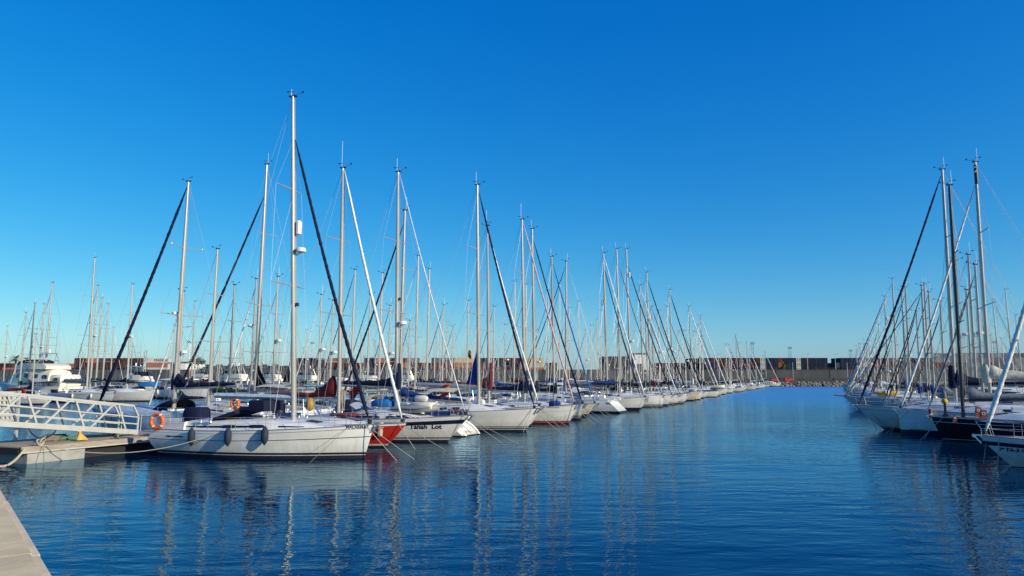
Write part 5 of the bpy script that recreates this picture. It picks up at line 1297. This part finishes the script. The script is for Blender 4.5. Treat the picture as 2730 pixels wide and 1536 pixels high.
mb = MB(); rr = random.Random(5); ico = [(0, 0, 1), (.894, 0, .447), (.276, .851, .447), (-.724, .526, .447), (-.724, -.526, .447), (.276, -.851, .447), (.724, .526, -.447), (-.276, .851, -.447), (-.894, 0, -.447), (-.276, -.851, -.447), (.724, -.526, -.447), (0, 0, -1)]
icf = [(0, 1, 2), (0, 2, 3), (0, 3, 4), (0, 4, 5), (0, 5, 1), (1, 6, 2), (2, 7, 3), (3, 8, 4), (4, 9, 5), (5, 10, 1), (1, 10, 6), (2, 6, 7), (3, 7, 8), (4, 8, 9), (5, 9, 10), (11, 7, 6), (11, 8, 7), (11, 9, 8), (11, 10, 9), (11, 6, 10)]
x = -120.0
while x < 240:
    for row in range(4):
        s = rr.uniform(0.55, 1.05); c = (x + rr.uniform(-.6, .6), 337.0 + row * 1.0 + rr.uniform(-.3, .3), 0.15 + row * 0.52 + rr.uniform(-.15, .15))
        mb.add([(c[0] + s * v[0] * rr.uniform(.7, 1.25), c[1] + s * v[1] * rr.uniform(.7, 1.2), c[2] + 0.75 * s * v[2] * rr.uniform(.7, 1.2)) for v in ico], icf)
    x += 1.25
o = mb.build('rock_revetment', G['rock'], None, 0); tag(o, 'pale boulders along the waterline below the wall', 'rocks', kind='stuff')

# ---------------------------------------------------------------- shipping containers
CC = {'navy': (0.008, 0.015, 0.042), 'dark blue': (0.009, 0.024, 0.070), 'rust red': (0.14, 0.024, 0.012), 'brown': (0.075, 0.020, 0.012), 'orange': (0.38, 0.12, 0.04), 'grey': (0.17, 0.19, 0.21), 'white': (0.62, 0.61, 0.56), 'cream': (0.58, 0.48, 0.30), 'blue': (0.02, 0.07, 0.26), 'maroon': (0.085, 0.012, 0.016), 'slate': (0.065, 0.082, 0.105), 'coral': (0.42, 0.16, 0.10), 'pink': (0.50, 0.11, 0.16), 'green': (0.10, 0.16, 0.13)}
CH, CW = 2.59, 2.44
def cont_mesh(col, ln):
    """a container seen on its doors (ln along y) """
    k = 'cont_%s_%d' % (col.replace(' ', '_'), int(ln))
    if k in bpy.data.meshes: return bpy.data.meshes[k]
    m0 = mat('container_%s_paint' % col.replace(' ', '_'), CC[col], rough=0.75, var=0.3, scale=0.9, stretch=(1, 1, 0.5), spec=0.2); m1 = mat('container_seal_grey', (0.10, 0.10, 0.11), rough=0.7)
    mb = MB(); w = CW - 0.06; h = CH - 0.05
    mb.box((0, ln / 2, h / 2), (w, ln - 0.12, h - 0.06), 0)
    for sx in (-1, 1):
        mb.box((sx * (w / 2 - 0.05), 0.06, h / 2), (0.14, 0.16, h), 0)
        n = int(ln / 0.56)
        for i in range(n): mb.box((sx * (w / 2 - 0.006), 0.3 + i * 0.56, h / 2), (0.05, 0.26, h - 0.3), 0)
        for e in (-1, 1): mb.box((sx * (w / 2 + 0.012), ln / 2, h / 2 + e * (h / 2 - 0.06)), (0.04, ln, 0.12), 0)
    mb.box((0, 0.05, h - 0.05), (w - 0.2, 0.14, 0.12), 0); mb.box((0, 0.05, 0.07), (w - 0.2, 0.14, 0.16), 0); mb.box((0, 0.058, h / 2), (0.05, 0.02, h - 0.3), 1)
    for x in (-0.72, -0.32, 0.32, 0.72): mb.box((x, 0.03, h / 2), (0.045, 0.05, h - 0.28), 1 if col in ('white', 'cream', 'grey') else 0)
    if col == 'white': mb.box((0, 0.045, h * 0.66), (1.5, 0.05, 0.95), 1); mb.box((0, 0.02, h * 0.66), (0.7, 0.05, 0.55), 0)
    me_o = mb.build(k, [m0, m1], None, 0); me = me_o.data; me.name = k; bpy.data.objects.remove(me_o); return me
CONT = [0]
def container(col, loc, label, ln=12.19, side=False):
    o = bpy.data.objects.new('shipping_container', cont_mesh(col, ln)); COL.objects.link(o)
    o.location = loc
    if side: o.rotation_euler = (0, 0, -pi / 2)
    CONT[0] += 1
    return tag(o, label, 'container', 'stacked shipping containers')
TIERN = {0: 'bottom', 1: 'second', 2: 'third', 3: 'fourth', 4: 'fifth'}
def stack(px0, px1, Y, tiers, pal, name, seed, zbase=YZ, fixed=None):
    r = random.Random(seed); x0 = (px0 - 1365) / FPX * Y; x1 = (px1 - 1365) / FPX * Y; n = max(1, int(round((x1 - x0) / CW)))
    for i in range(n):
        T = tiers if isinstance(tiers, int) else tiers[min(len(tiers) - 1, int(i * len(tiers) / n))]
        for k in range(T):
            col = (fixed or {}).get((i, k)) or r.choice(pal)
            container(col, (x0 + CW * (i + 0.5), Y, zbase + CH * k), '%s container, %s tier, %s in the %s' % (col, TIERN[k], ordinal(i + 1), name))
def side_stack(px0, px1, Y, tiers, pal, name, seed, ln=12.19, fixed=None):
    r = random.Random(seed); x0 = (px0 - 1365) / FPX * Y; x1 = (px1 - 1365) / FPX * Y; n = max(1, int(round((x1 - x0) / (ln + 0.15))))
    for i in range(n):
        T = tiers if isinstance(tiers, int) else tiers[min(len(tiers) - 1, int(i * len(tiers) / n))]
        for k in range(T):
            col = (fixed or {}).get((i, k)) or r.choice(pal)
            container(col, (x0 + (ln + 0.15) * i, Y, YZ + CH * k), '%s container side-on, %s tier, %s in the %s' % (col, TIERN[k], ordinal(i + 1), name), ln, True)
Y0 = 400.0
dk = ['navy', 'dark blue', 'navy', 'dark blue', 'brown', 'rust red', 'navy', 'maroon']
rd = ['brown', 'rust red', 'brown', 'maroon', 'navy', 'navy', 'slate', 'dark blue', 'grey']
stack(1866, 1890, Y0, 3, ['navy', 'slate'], 'small stack beside the row end', 1)
stack(1893, 2035, Y0, [3, 3, 3, 3], ['rust red', 'brown', 'maroon', 'navy', 'navy', 'brown', 'dark blue'], 'red stack left of the palm', 2, fixed={(11, 0): 'white', (11, 1): 'white', (11, 2): 'white', (10, 2): 'rust red', (12, 1): 'rust red'})
stack(2036, 2198, Y0, [3], ['navy', 'dark blue', 'navy', 'dark blue', 'navy', 'dark blue', 'navy', 'brown'], 'navy stack behind the palm', 3, fixed={(3, 1): 'orange', (3, 2): 'rust red', (7, 0): 'white', (7, 1): 'white', (7, 2): 'white'})
stack(2200, 2212, Y0, 1, ['navy'], 'low gap between the stacks', 4)
stack(2211, 2236, Y0, [1, 2], ['navy', 'slate', 'white'], 'low step between the stacks', 5, fixed={(0, 0): 'navy', (0, 1): 'white', (1, 0): 'navy', (1, 1): 'slate'})
stack(2237, 2292, Y0, 3, ['navy', 'dark blue'], 'black block of the right stack', 6, fixed={(2, 0): 'brown'})
side_stack(2293, 2408, Y0, 3, ['slate', 'dark blue', 'slate', 'navy', 'slate'], 'slate stack behind the right row', 7, 6.06, fixed={(0, 0): 'blue', (0, 1): 'white', (1, 1): 'rust red', (2, 1): 'maroon'})
stack(2409, 2480, Y0, [3, 2, 3], ['maroon', 'slate', 'slate', 'rust red', 'slate'], 'mixed stack behind the right row', 8)
side_stack(2482, 2735, Y0, 4, ['slate', 'grey', 'grey', 'slate', 'grey', 'slate'], 'tall grey stack at the right edge', 9, 6.06, fixed={(0, 1): 'maroon', (1, 1): 'maroon', (4, 1): 'rust red'})
side_stack(-40, 96, 415, [2, 2, 1], ['maroon', 'brown'], 'stack at the left edge', 10, fixed={(1, 0): 'pink', (1, 1): 'brown', (2, 0): 'pink'})
side_stack(96, 200, 425, [2, 2], ['coral', 'brown', 'rust red'], 'stack behind the motor yacht', 11, 12.19, {(0, 1): 'coral', (1, 1): 'coral'})
side_stack(207, 392, 405, 3, ['brown', 'slate', 'brown', 'navy', 'maroon', 'brown', 'slate'], 'dark stack behind the leaning masts', 12, 6.06, fixed={(1, 2): 'coral', (1, 1): 'brown'})
side_stack(398, 512, 405, [3, 2], ['coral', 'rust red'], 'orange stack left of the sail cover', 13, fixed={(0, 2): 'white', (0, 0): 'white', (0, 1): 'coral', (1, 1): 'coral', (1, 0): 'rust red'})
stack(782, 1000, 402, [3, 3, 2, 3, 3, 2, 3], rd, 'brown stack left of the white headsail', 14, fixed={(7, 2): 'orange', (8, 2): 'coral', (9, 2): 'orange', (13, 1): 'orange', (14, 2): 'coral', (3, 2): 'grey'})
side_stack(1000, 1148, 402, [3, 3, 2], rd, 'brown stack behind the forestay', 15, 6.06, fixed={(0, 2): 'coral', (2, 1): 'coral', (3, 2): 'grey'})
side_stack(1152, 1262, 402, 3, ['brown', 'rust red', 'slate'], 'mixed stack behind the blue mast bag', 16, fixed={(0, 2): 'slate', (1, 2): 'cream', (1, 1): 'coral'})
side_stack(1268, 1330, 402, 3, ['slate', 'brown'], 'slate stack right of the blue mast bag', 17, fixed={(0, 2): 'navy'})
side_stack(1330, 1450, 402, 3, ['maroon', 'brown', 'navy', 'slate'], 'maroon and cream stack', 18, fixed={(0, 2): 'maroon', (1, 2): 'cream', (1, 1): 'cream', (1, 0): 'coral', (0, 1): 'navy', (0, 0): 'maroon'})
side_stack(1455, 1480, 402, 2, ['brown'], 'single brown stack', 19, 6.06)
stack(1745, 1862, 408, [2, 2, 2, 3], ['brown', 'navy', 'brown', 'slate'], 'low brown stack behind dense masts', 20)
lettering_mesh('container_lettering', 'MAERSK', 2.1, Matrix.Translation(((437 - 1365) / FPX * 405, 405 - 1.27, YZ + CH * 2.5)) @ Matrix.Rotation(pi / 2, 4, 'X'), 'navy', None)
for o in list(bpy.data.objects):
    if o.name == 'container_lettering':
        par = [q for q in bpy.data.objects if q.get('label', '').startswith('white container side-on, third tier')][0]
        M = par.matrix_basis.inverted(); o.data.transform(M); o.parent = par
print('containers', CONT[0])

# low white and grey sheds behind the wall
def shed(px0, px1, ztop, Y, label, wallk, roofk, depth=25.0):
    x0 = (px0 - 1365) / FPX * Y; x1 = (px1 - 1365) / FPX * Y; w = x1 - x0; h = ztop - YZ
    t = thing('warehouse', label, 'warehouse', ((x0 + x1) / 2, Y + depth / 2, YZ))
    mb = MB(); mb.box((0, 0, h / 2), (w, depth, h)); mb.build('wall', G[wallk], t, 0)
    mb = MB(); mb.add([(-w / 2 - .3, -depth / 2 - .3, h + 0.03), (w / 2 + .3, -depth / 2 - .3, h + 0.03), (w / 2 + .3, depth / 2, h + 0.03), (-w / 2 - .3, depth / 2, h + 0.03), (-w / 2 - .3, 0, h + 1.1), (w / 2 + .3, 0, h + 1.1)], [(0, 1, 5, 4), (4, 5, 2, 3), (0, 4, 3), (1, 2, 5), (0, 3, 2, 1)]); mb.build('roof', G[roofk], t, 0)
    mb = MB()
    for i in range(max(1, int(w / 6))): mb.box((-w / 2 + 3 + 6 * i, -depth / 2 - 0.02, 2.1), (3.4, 0.08, 4.0))
    mb.build('roller_door', G['wall2'], t, 0)
shed(1690, 1725, 16.0, 380, 'white warehouse gable behind the masts left of the red stack', 'plastic', 'wallc')
shed(1612, 1688, 14.4, 385, 'dark grey warehouse next to the white gable', 'wall2', 'wallc')
shed(452, 500, 11.4, 380, 'low pale warehouse beside the orange stack', 'plastic', 'wallc')
shed(545, 760, 9.5, 395, 'long low grey warehouse roof seen between the black bags', 'wall2', 'wall2')

# ---------------------------------------------------------------- lamp posts, floodlight masts, cars, palms on the breakwater
def lamp(px, pyt, Y, label, zb, two=False):
    P = at_y(px, pyt, Y); h = P.z - zb
    t = thing('lamp_post', label, 'lamp post', (P.x, Y, zb), 0, 'lamp posts along the breakwater')
    mb = MB(); mb.tube([(0, 0, 0), (0, 0, h)], [0.16, 0.09], 6); mb.build('pole', G['steel'], t)
    mb = MB(); mb.box((0.5, 0, h + 0.03), (1.2, 0.25, 0.14))
    if two: mb.box((-0.5, 0, h + 0.03), (1.2, 0.25, 0.14))
    mb.build('lamp_head', G['black_fit'], t, 0)
for i, (px, py) in enumerate(((2113, 966), (2152, 944), (2226, 944), (2258, 967), (1904, 948), (1950, 950), (2034, 948), (1893, 962))):
    lamp(px, py, 346.0 if i in (0, 3) else 356.0, ('lamp post against the wall just right of the palm', 'lamp post before the white reefer containers', 'lamp post in front of the low container step', 'short lamp post in front of the right hand wall', 'thin lamp post at the left end of the red stack', 'thin lamp post before the middle of the red stack', 'thin lamp post at the right end of the red stack', 'short lamp post left of the red stack')[i], RZ if i in (0, 3) else YZ)
def tower(px, pyt, Y, label, legs=2):
    P = at_y(px, pyt, Y); h = P.z - YZ
    t = thing('floodlight_mast', label, 'floodlight mast', (P.x, Y, YZ), 0, 'floodlight masts over the container yard')
    mb = MB()
    for s in ((-0.9, -0.9), (0.9, -0.9), (0.9, 0.9), (-0.9, 0.9)): mb.tube([(s[0] * 1.3, s[1] * 1.3, 0), (s[0] * 0.7, s[1] * 0.7, h)], 0.10, 4)
    for k in range(int(h / 2.5)):
        z = 2.5 * k; mb.tube([(-1.1, -1.1, z), (1.0, -1.0, z + 2.5)], 0.06, 3); mb.tube([(1.1, 1.1, z), (-1.0, 1.0, z + 2.5)], 0.06, 3)
    mb.build('lattice_mast', G['steel'], t, 0)
    mb = MB(); mb.box((0, 0, h + 0.1), (2.6, 1.8, 0.15))
    mb.build('platform', G['wall2'], t, 0)
    for i in range(4):
        mb = MB(); mb.box((-1.05 + 0.7 * i, -0.8, h + (0.6 if i % 2 else 1.1)), (0.5, 0.4, 0.6), 0, 0, 0); mb.build('floodlight', G['black_fit'], t, 0)
for px, py, Y, lab in ((2005, 918, 480, 'floodlight mast with twin legs above the red container stack'), (2105, 930, 520, 'floodlight mast above the navy stack'), (2307, 918, 480, 'floodlight mast left of the leaning blue headsail'), (2267, 937, 560, 'smaller floodlight mast over the black block'), (2648, 915, 480, 'floodlight mast behind the thick white headsail'), (505, 915, 500, 'floodlight mast right of the first navy headsail'), (833, 917, 520, 'floodlight mast over the brown stack')):
    tower(px, py, Y, lab)
def palm(px, pyt, Y, zb, label, h=None, s=1.0, seed=1):
    P = at_y(px, pyt, Y); h = P.z - zb; r = random.Random(seed)
    t = thing('palm_tree', label, 'palm tree', (P.x, Y, zb))
    mb = MB(); mb.tube([(0, 0, 0), (0.1, 0, h * 0.5), (0, 0, h)], [0.42 * s, 0.30 * s, 0.34 * s], 8); mb.build('trunk', G['plank'], t)
    mb = MB()
    for i in range(46):
        a = r.uniform(0, 2 * pi); el = r.uniform(-0.75, 1.1); ln = r.uniform(2.2, 3.2) * s; d = Vector((cos(a) * cos(el), sin(a) * cos(el), sin(el)))
        pts = [Vector((0, 0, h)) + d * (ln * k / 6) - Vector((0, 0, 0.9 * s * (k / 6) ** 2)) for k in range(7)]
        sd = Vector((-sin(a), cos(a), 0))
        for k in range(6):
            w = 0.55 * s * sin(pi * (k + 0.7) / 7)
            for sg in (-1, 1):
                q = pts[k].lerp(pts[k + 1], 0.5); tip = q + sd * (sg * w) + d * (0.3 * s) - Vector((0, 0, 0.30 * s * w))
                mb.add([pts[k], pts[k + 1], tip], [(0, 1, 2)])
    mb.build('fronds', G['leaf'], t, 0)
G['leaf'] = mat('palm_frond_green', (0.065, 0.10, 0.030), rough=0.7, var=0.5, scale=1.5)
palm(2091, 973, 372, YZ, 'bushy palm in front of the navy container stack', s=1.25, seed=2)
palm(42, 957, 300, 2.0, 'palm at the far left behind the motor yacht, taller of the two', s=1.0, seed=3)
palm(70, 960, 330, 2.0, 'smaller palm at the far left close to a mast', s=0.8, seed=4)
def bush_tree(px, py, Y, label, w, h, seed):
    r = random.Random(seed); P = at_y(px, py, Y); t = thing('tree', label, 'tree', (P.x, Y, YZ))
    mb = MB(); mb.tube([(0, 0, 0), (0, 0, h * 0.5)], [0.4, 0.25], 7); 
    for k in range(4): mb.tube([(0, 0, h * 0.35), (r.uniform(-w, w) * 0.4, r.uniform(-1, 1), h * 0.75)], [0.2, 0.07], 5)
    mb.build('trunk', G['plank'], t)
    mb = MB()
    cl = [(r.uniform(-w, w) * 0.6, r.uniform(-1.5, 1.5), h * r.uniform(0.55, 0.85), r.uniform(0.8, 1.5)) for _ in range(10)]
    for i in range(1500):
        c = r.choice(cl); v = Vector((r.gauss(0, 1), r.gauss(0, 1), r.gauss(0, 0.8))).normalized() * c[3] * r.uniform(0.55, 1.1); q = Vector(c[:3]) + v; s = r.uniform(0.18, 0.4)
        a = Vector((r.uniform(-1, 1), r.uniform(-1, 1), r.uniform(-1, 1))).normalized() * s; b3 = a.cross(Vector((r.uniform(-1, 1), r.uniform(-1, 1), 1))).normalized() * s * 0.6
        mb.add([q - a, q + b3, q + a, q - b3], [(0, 1, 2, 3)])
    mb.build('crown', G['leaf'], t, 0)
bush_tree(527, 975, 370, 'round green tree right of the first dark mast', 4.5, 8.0, 8)

def car(px, Y, zb, label, col, kind='van', rz=0.0, name='parked_car'):
    x = (px - 1365) / FPX * Y
    t = thing(name, label, 'van' if kind == 'van' else 'car', (x, Y, zb), rz, 'cars parked along the breakwater road')
    L, Wd, H = (4.6, 1.85, 1.95) if kind == 'van' else (4.2, 1.75, 1.48)
    prof = [(-L / 2, 0.30), (-L / 2, 0.85), (-L / 2 + 0.08, H * 0.94), (-L / 2 + 0.3, H), (0.35, H), (1.25, 1.02), (L / 2 - 0.25, 0.88), (L / 2, 0.62), (L / 2, 0.30)] if kind == 'van' else [(-L / 2, 0.30), (-L / 2, 0.72), (-L / 2 + 0.2, 0.92), (-L / 2 + 0.8, H), (0.25, H), (1.05, 0.92), (L / 2 - 0.2, 0.75), (L / 2, 0.55), (L / 2, 0.30)]
    mb = MB(); mb.rings([[(px_, y * (0.92 if pz > 1.05 else 1.0), pz) for px_, pz in prof] for y in (-Wd / 2, -Wd / 2 + 0.05, Wd / 2 - 0.05, Wd / 2)], 0)
    mb.build('body', G[col], t, 30)
    mb = MB(); zt = H - 0.14
    for s in (-1, 1):
        y = s * (Wd / 2 * 0.955 + 0.012)
        for (xa, xb) in ((-L / 2 + 0.5, -0.55), (-0.45, 0.55)): mb.add([(xa, y, 1.06), (xb + 0.2, y, 1.06), (xb, y * 0.985, zt), (xa + 0.1, y * 0.985, zt)], [(0, 1, 2, 3)])
    mb.build('side_window', G['glass'], t, 0)
    for wx in (-L / 2 + 0.8, L / 2 - 0.85):
        for s in (-1, 1):
            mb = MB(); mb.lathe([(0.02, -0.10), (0.30, -0.10), (0.32, 0), (0.30, 0.10), (0.02, 0.10)], (wx, s * (Wd / 2 - 0.07), 0.32), 12, 0, 'Y'); mb.build('wheel', G['dark'], t)
G['carred'] = mat('red_car_paint', (0.55, 0.012, 0.012), rough=0.25, var=0.05, coat=0.5)
G['carwhite'] = mat('white_car_paint', (0.75, 0.75, 0.74), rough=0.25, var=0.05, coat=0.5)
G['cargrey'] = mat('silver_car_paint', (0.35, 0.36, 0.38), rough=0.25, metal=0.3, var=0.05, coat=0.5)
car(2098, 343.0, RZ, 'bright red van parked below the wall, farthest right', 'carred', 'van')
car(2060, 343.5, RZ, 'darker red car parked below the wall left of the red van', 'carred', 'car')
for i, (px, col, lab) in enumerate(((2030, 'cargrey', 'silver car parked left of the two red vehicles'), (1745, 'carwhite', 'white car behind the dense masts near the white gable'), (640, 'carwhite', 'white car seen between the black mast bags'))):
    car(px, 343.0, RZ, lab, col, 'car')

# ---------------------------------------------------------------- motor yacht and motor boats
def motor_yacht(loc, rz, L, label, fly=True, s=1.0):
    root = thing('motor_yacht', label, 'motor yacht', loc, rz)
    H = Hull(L, L * 0.30, 1.7 * s, 2.3 * s, L * 0.13, 'plain', 0.85, 0.5)
    hm, hmats = hull_mesh(H, B_((0.15, 'anti'), (0.30, 'navy'), (S(0.6), 'white'), (S(1.0), 'white')), 20); hm.build('hull', hmats, root, 40)
    deck_mesh(H).build('deck', G['deck'], root, 40)
    C = Cabin(H, -0.33 * L, 0.26 * L, 2.05 * s, 0.80, 0.45); C.mesh(18).build('saloon', G['yachtw'], root, 40)
    for sd in (1, -1):
        for (a, b2) in ((0.03, 0.14), (0.22, 0.33), (0.40, 0.52), (0.58, 0.72)): window_mesh(C, -0.33 * L + 0.59 * L * a, -0.33 * L + 0.59 * L * b2, 0.46, 0.72, sd).build('saloon_window', G['glass'], root)
    if fly:
        zt = C.top(-0.1 * L); mb = MB(); rings = []
        for (x, w, h) in ((-0.30, 0.78, 0.5), (-0.26, 0.80, 0.95), (0.02, 0.78, 1.05), (0.12, 0.62, 0.75), (0.17, 0.40, 0.10)):
            y = H.B / 2 * w; z = zt - 0.35; rings.append([(x * L, y, z), (x * L, y * 0.96, z + h), (x * L, -y * 0.96, z + h), (x * L, -y, z)])
        mb.rings(rings, 0); mb.build('flybridge', G['yachtw'], root, 30)
        mb = MB(); mb.grid([[(0.105 * L - 0.5 * k, y * (1 - 0.1 * k), zt + 0.35 + 0.65 * k) for y in (-0.36 * H.B, -0.18 * H.B, 0.0, 0.18 * H.B, 0.36 * H.B)] for k in (0, 0.5, 1.0)]); mb.build('windscreen', G['glass'], root, 0)
        soft_box('flybridge_cover', 0.2 * L, 0.6 * H.B, 0.75, 'c_black', root, (-0.02 * L, 0, zt + 0.55), 0.7)
        mb = MB(); xa = -0.17 * L
        for y in (-1.5, 1.5):
            mb.tube([(xa - 0.9, y, zt), (xa, y * 0.8, zt + 2.3)], 0.06, 5); mb.tube([(xa + 1.1, y, zt), (xa, y * 0.8, zt + 2.3)], 0.06, 5); mb.tube([(xa - 0.5, y * .9, zt + 1.1), (xa + 0.6, y * .9, zt + 1.2)], 0.045, 5)
        mb.tube([(xa, -1.2, zt + 2.3), (xa, 1.2, zt + 2.3)], 0.06, 5); mb.box((xa, 0, zt + 2.35), (1.3, 2.4, 0.1)); mb.build('radar_arch', G['steel'], root)
        mb = MB(); mb.lathe([(0.05, 0), (0.14, 0.02), (0.14, 0.5), (0.06, 0.62)], (xa, 0, zt + 2.4), 8); mb.build('radome', G['plastic'], root)
        mb = MB()
        for y, h in ((-1.0, 5.0), (1.0, 5.4)):
            mb.tube([(xa, y, zt + 2.3), (xa - 0.2, y, zt + 2.3 + h)], [0.05, 0.02], 5)
        mb.tube([(xa - 0.15, -1.0, zt + 5.0), (xa - 0.15, 1.0, zt + 5.0)], 0.03, 5); mb.build('outrigger', G['wire'], root)
        soft_box('aft_cabin', 0.15 * L, H.B * 0.66, 1.45 * s, 'yachtw', root, (-0.40 * L, 0, H.zs(0.1) - 0.05), 0.85)
        mb = MB()
        for sd in (1, -1): mb.box((-0.41 * L, sd * H.B * 0.333, H.zs(0.1) + 1.15), (0.9, 0.03, 0.45))
        mb.build('aft_window', G['glass'], root, 0)
    mb = MB()
    for sd in (1, -1):
        pts = [H.sheer(-0.2 * L + 0.68 * L * i / 8, sd, 0.08) for i in range(9)]
        for p in pts: mb.tube([p, p + Vector((0, 0, 0.9))], 0.018, 4)
        for hgt in (0.88, 0.45): mb.tube([p + Vector((0, 0, hgt)) for p in pts], 0.014, 4)
    mb.build('guard_rail', G['steel'], root)
    return root
G['yachtw'] = mat('cream_white_gelcoat', (0.80, 0.75, 0.62), rough=0.3, var=0.06)
my = motor_yacht(W(83.8, -113.0) - Vector((QD.x, QD.y, 0)) * 9.5, Q_ANG + pi, 19.0, 'big cream white flybridge motor yacht with black windows at the far left', True, 1.36)
motor_yacht(Vector(((2268 - 1365) / FPX * 290, 290, 0)), Q_ANG + pi, 8.5, 'small white motor boat with dark windscreen off the right row end', False, 0.62)
motor_yacht(Vector(((2050 - 1365) / FPX * 322, 322, 0)), Q_ANG, 8.0, 'small white motor boat near the end of the left row', False, 0.6)
motor_yacht(W(215, -24), Q_ANG, 9.0, 'white motor boat with pale blue screen between the far sailboats', False, 0.7)
for i, (uu, vv, LL, fl, sc, lab) in enumerate(((104, -121, 12.0, True, 0.9, 'white flybridge motor boat behind the bare masts, next right of the big yacht'), (114, -121, 10.5, False, 0.95, 'low white cruiser moored two places beyond the big cream yacht'), (127, -121, 13.0, True, 1.0, 'white flybridge cruiser seen between the first two dark headsails'),
        (141, -121, 10.0, False, 0.9, 'white hardtop motor boat left of the first black sail bag'), (152, -121, 12.0, True, 0.95, 'white flybridge boat seen behind the black sail bag'), (166, -121, 11.0, False, 1.0, 'white cabin cruiser seen just right of the tallest mast'), (182, -121, 13.0, True, 1.0, 'white flybridge motor yacht behind the maroon cover'),
        (200, -121, 12.0, True, 1.0, 'far white flybridge cruiser behind the white headsail'), (150, -178, 14.0, True, 1.1, 'farthest left white motor yacht under the container stacks'), (176, -178, 13.0, True, 1.1, 'far white motor yacht below the orange containers'), (205, -178, 14.0, True, 1.1, 'far white motor yacht left of the blue mast bag'))):
    motor_yacht(W(uu, vv), Q_ANG + (pi if i % 3 else 0), LL, lab, fl, sc)
# covered small things on the far left
P = W(*at_z(42, 1046, 2.2), 2.2)
o = MB(); o.tube([(-1.3, 0, 0), (-1.0, 0, 0.05), (0.9, 0, 0.05), (1.4, 0, 0.1)], [0.2, 0.36, 0.38, 0.1], 9, flat=1.0); ob = o.build('covered_dinghy', G['c_red']); ob.location = P; ob.rotation_euler.z = Q_ANG; tag(ob, 'dinghy under a bright red cover at the far left', 'dinghy')
ob = soft_box('folded_sail', 3.2, 1.3, 0.8, 'c_bright', None, W(86, -98.5, 2.3), 0.6); ob.rotation_euler.z = Q_ANG + 0.3; tag(ob, 'bright blue folded sail piled on a bow left of the navy headsail', 'sail')
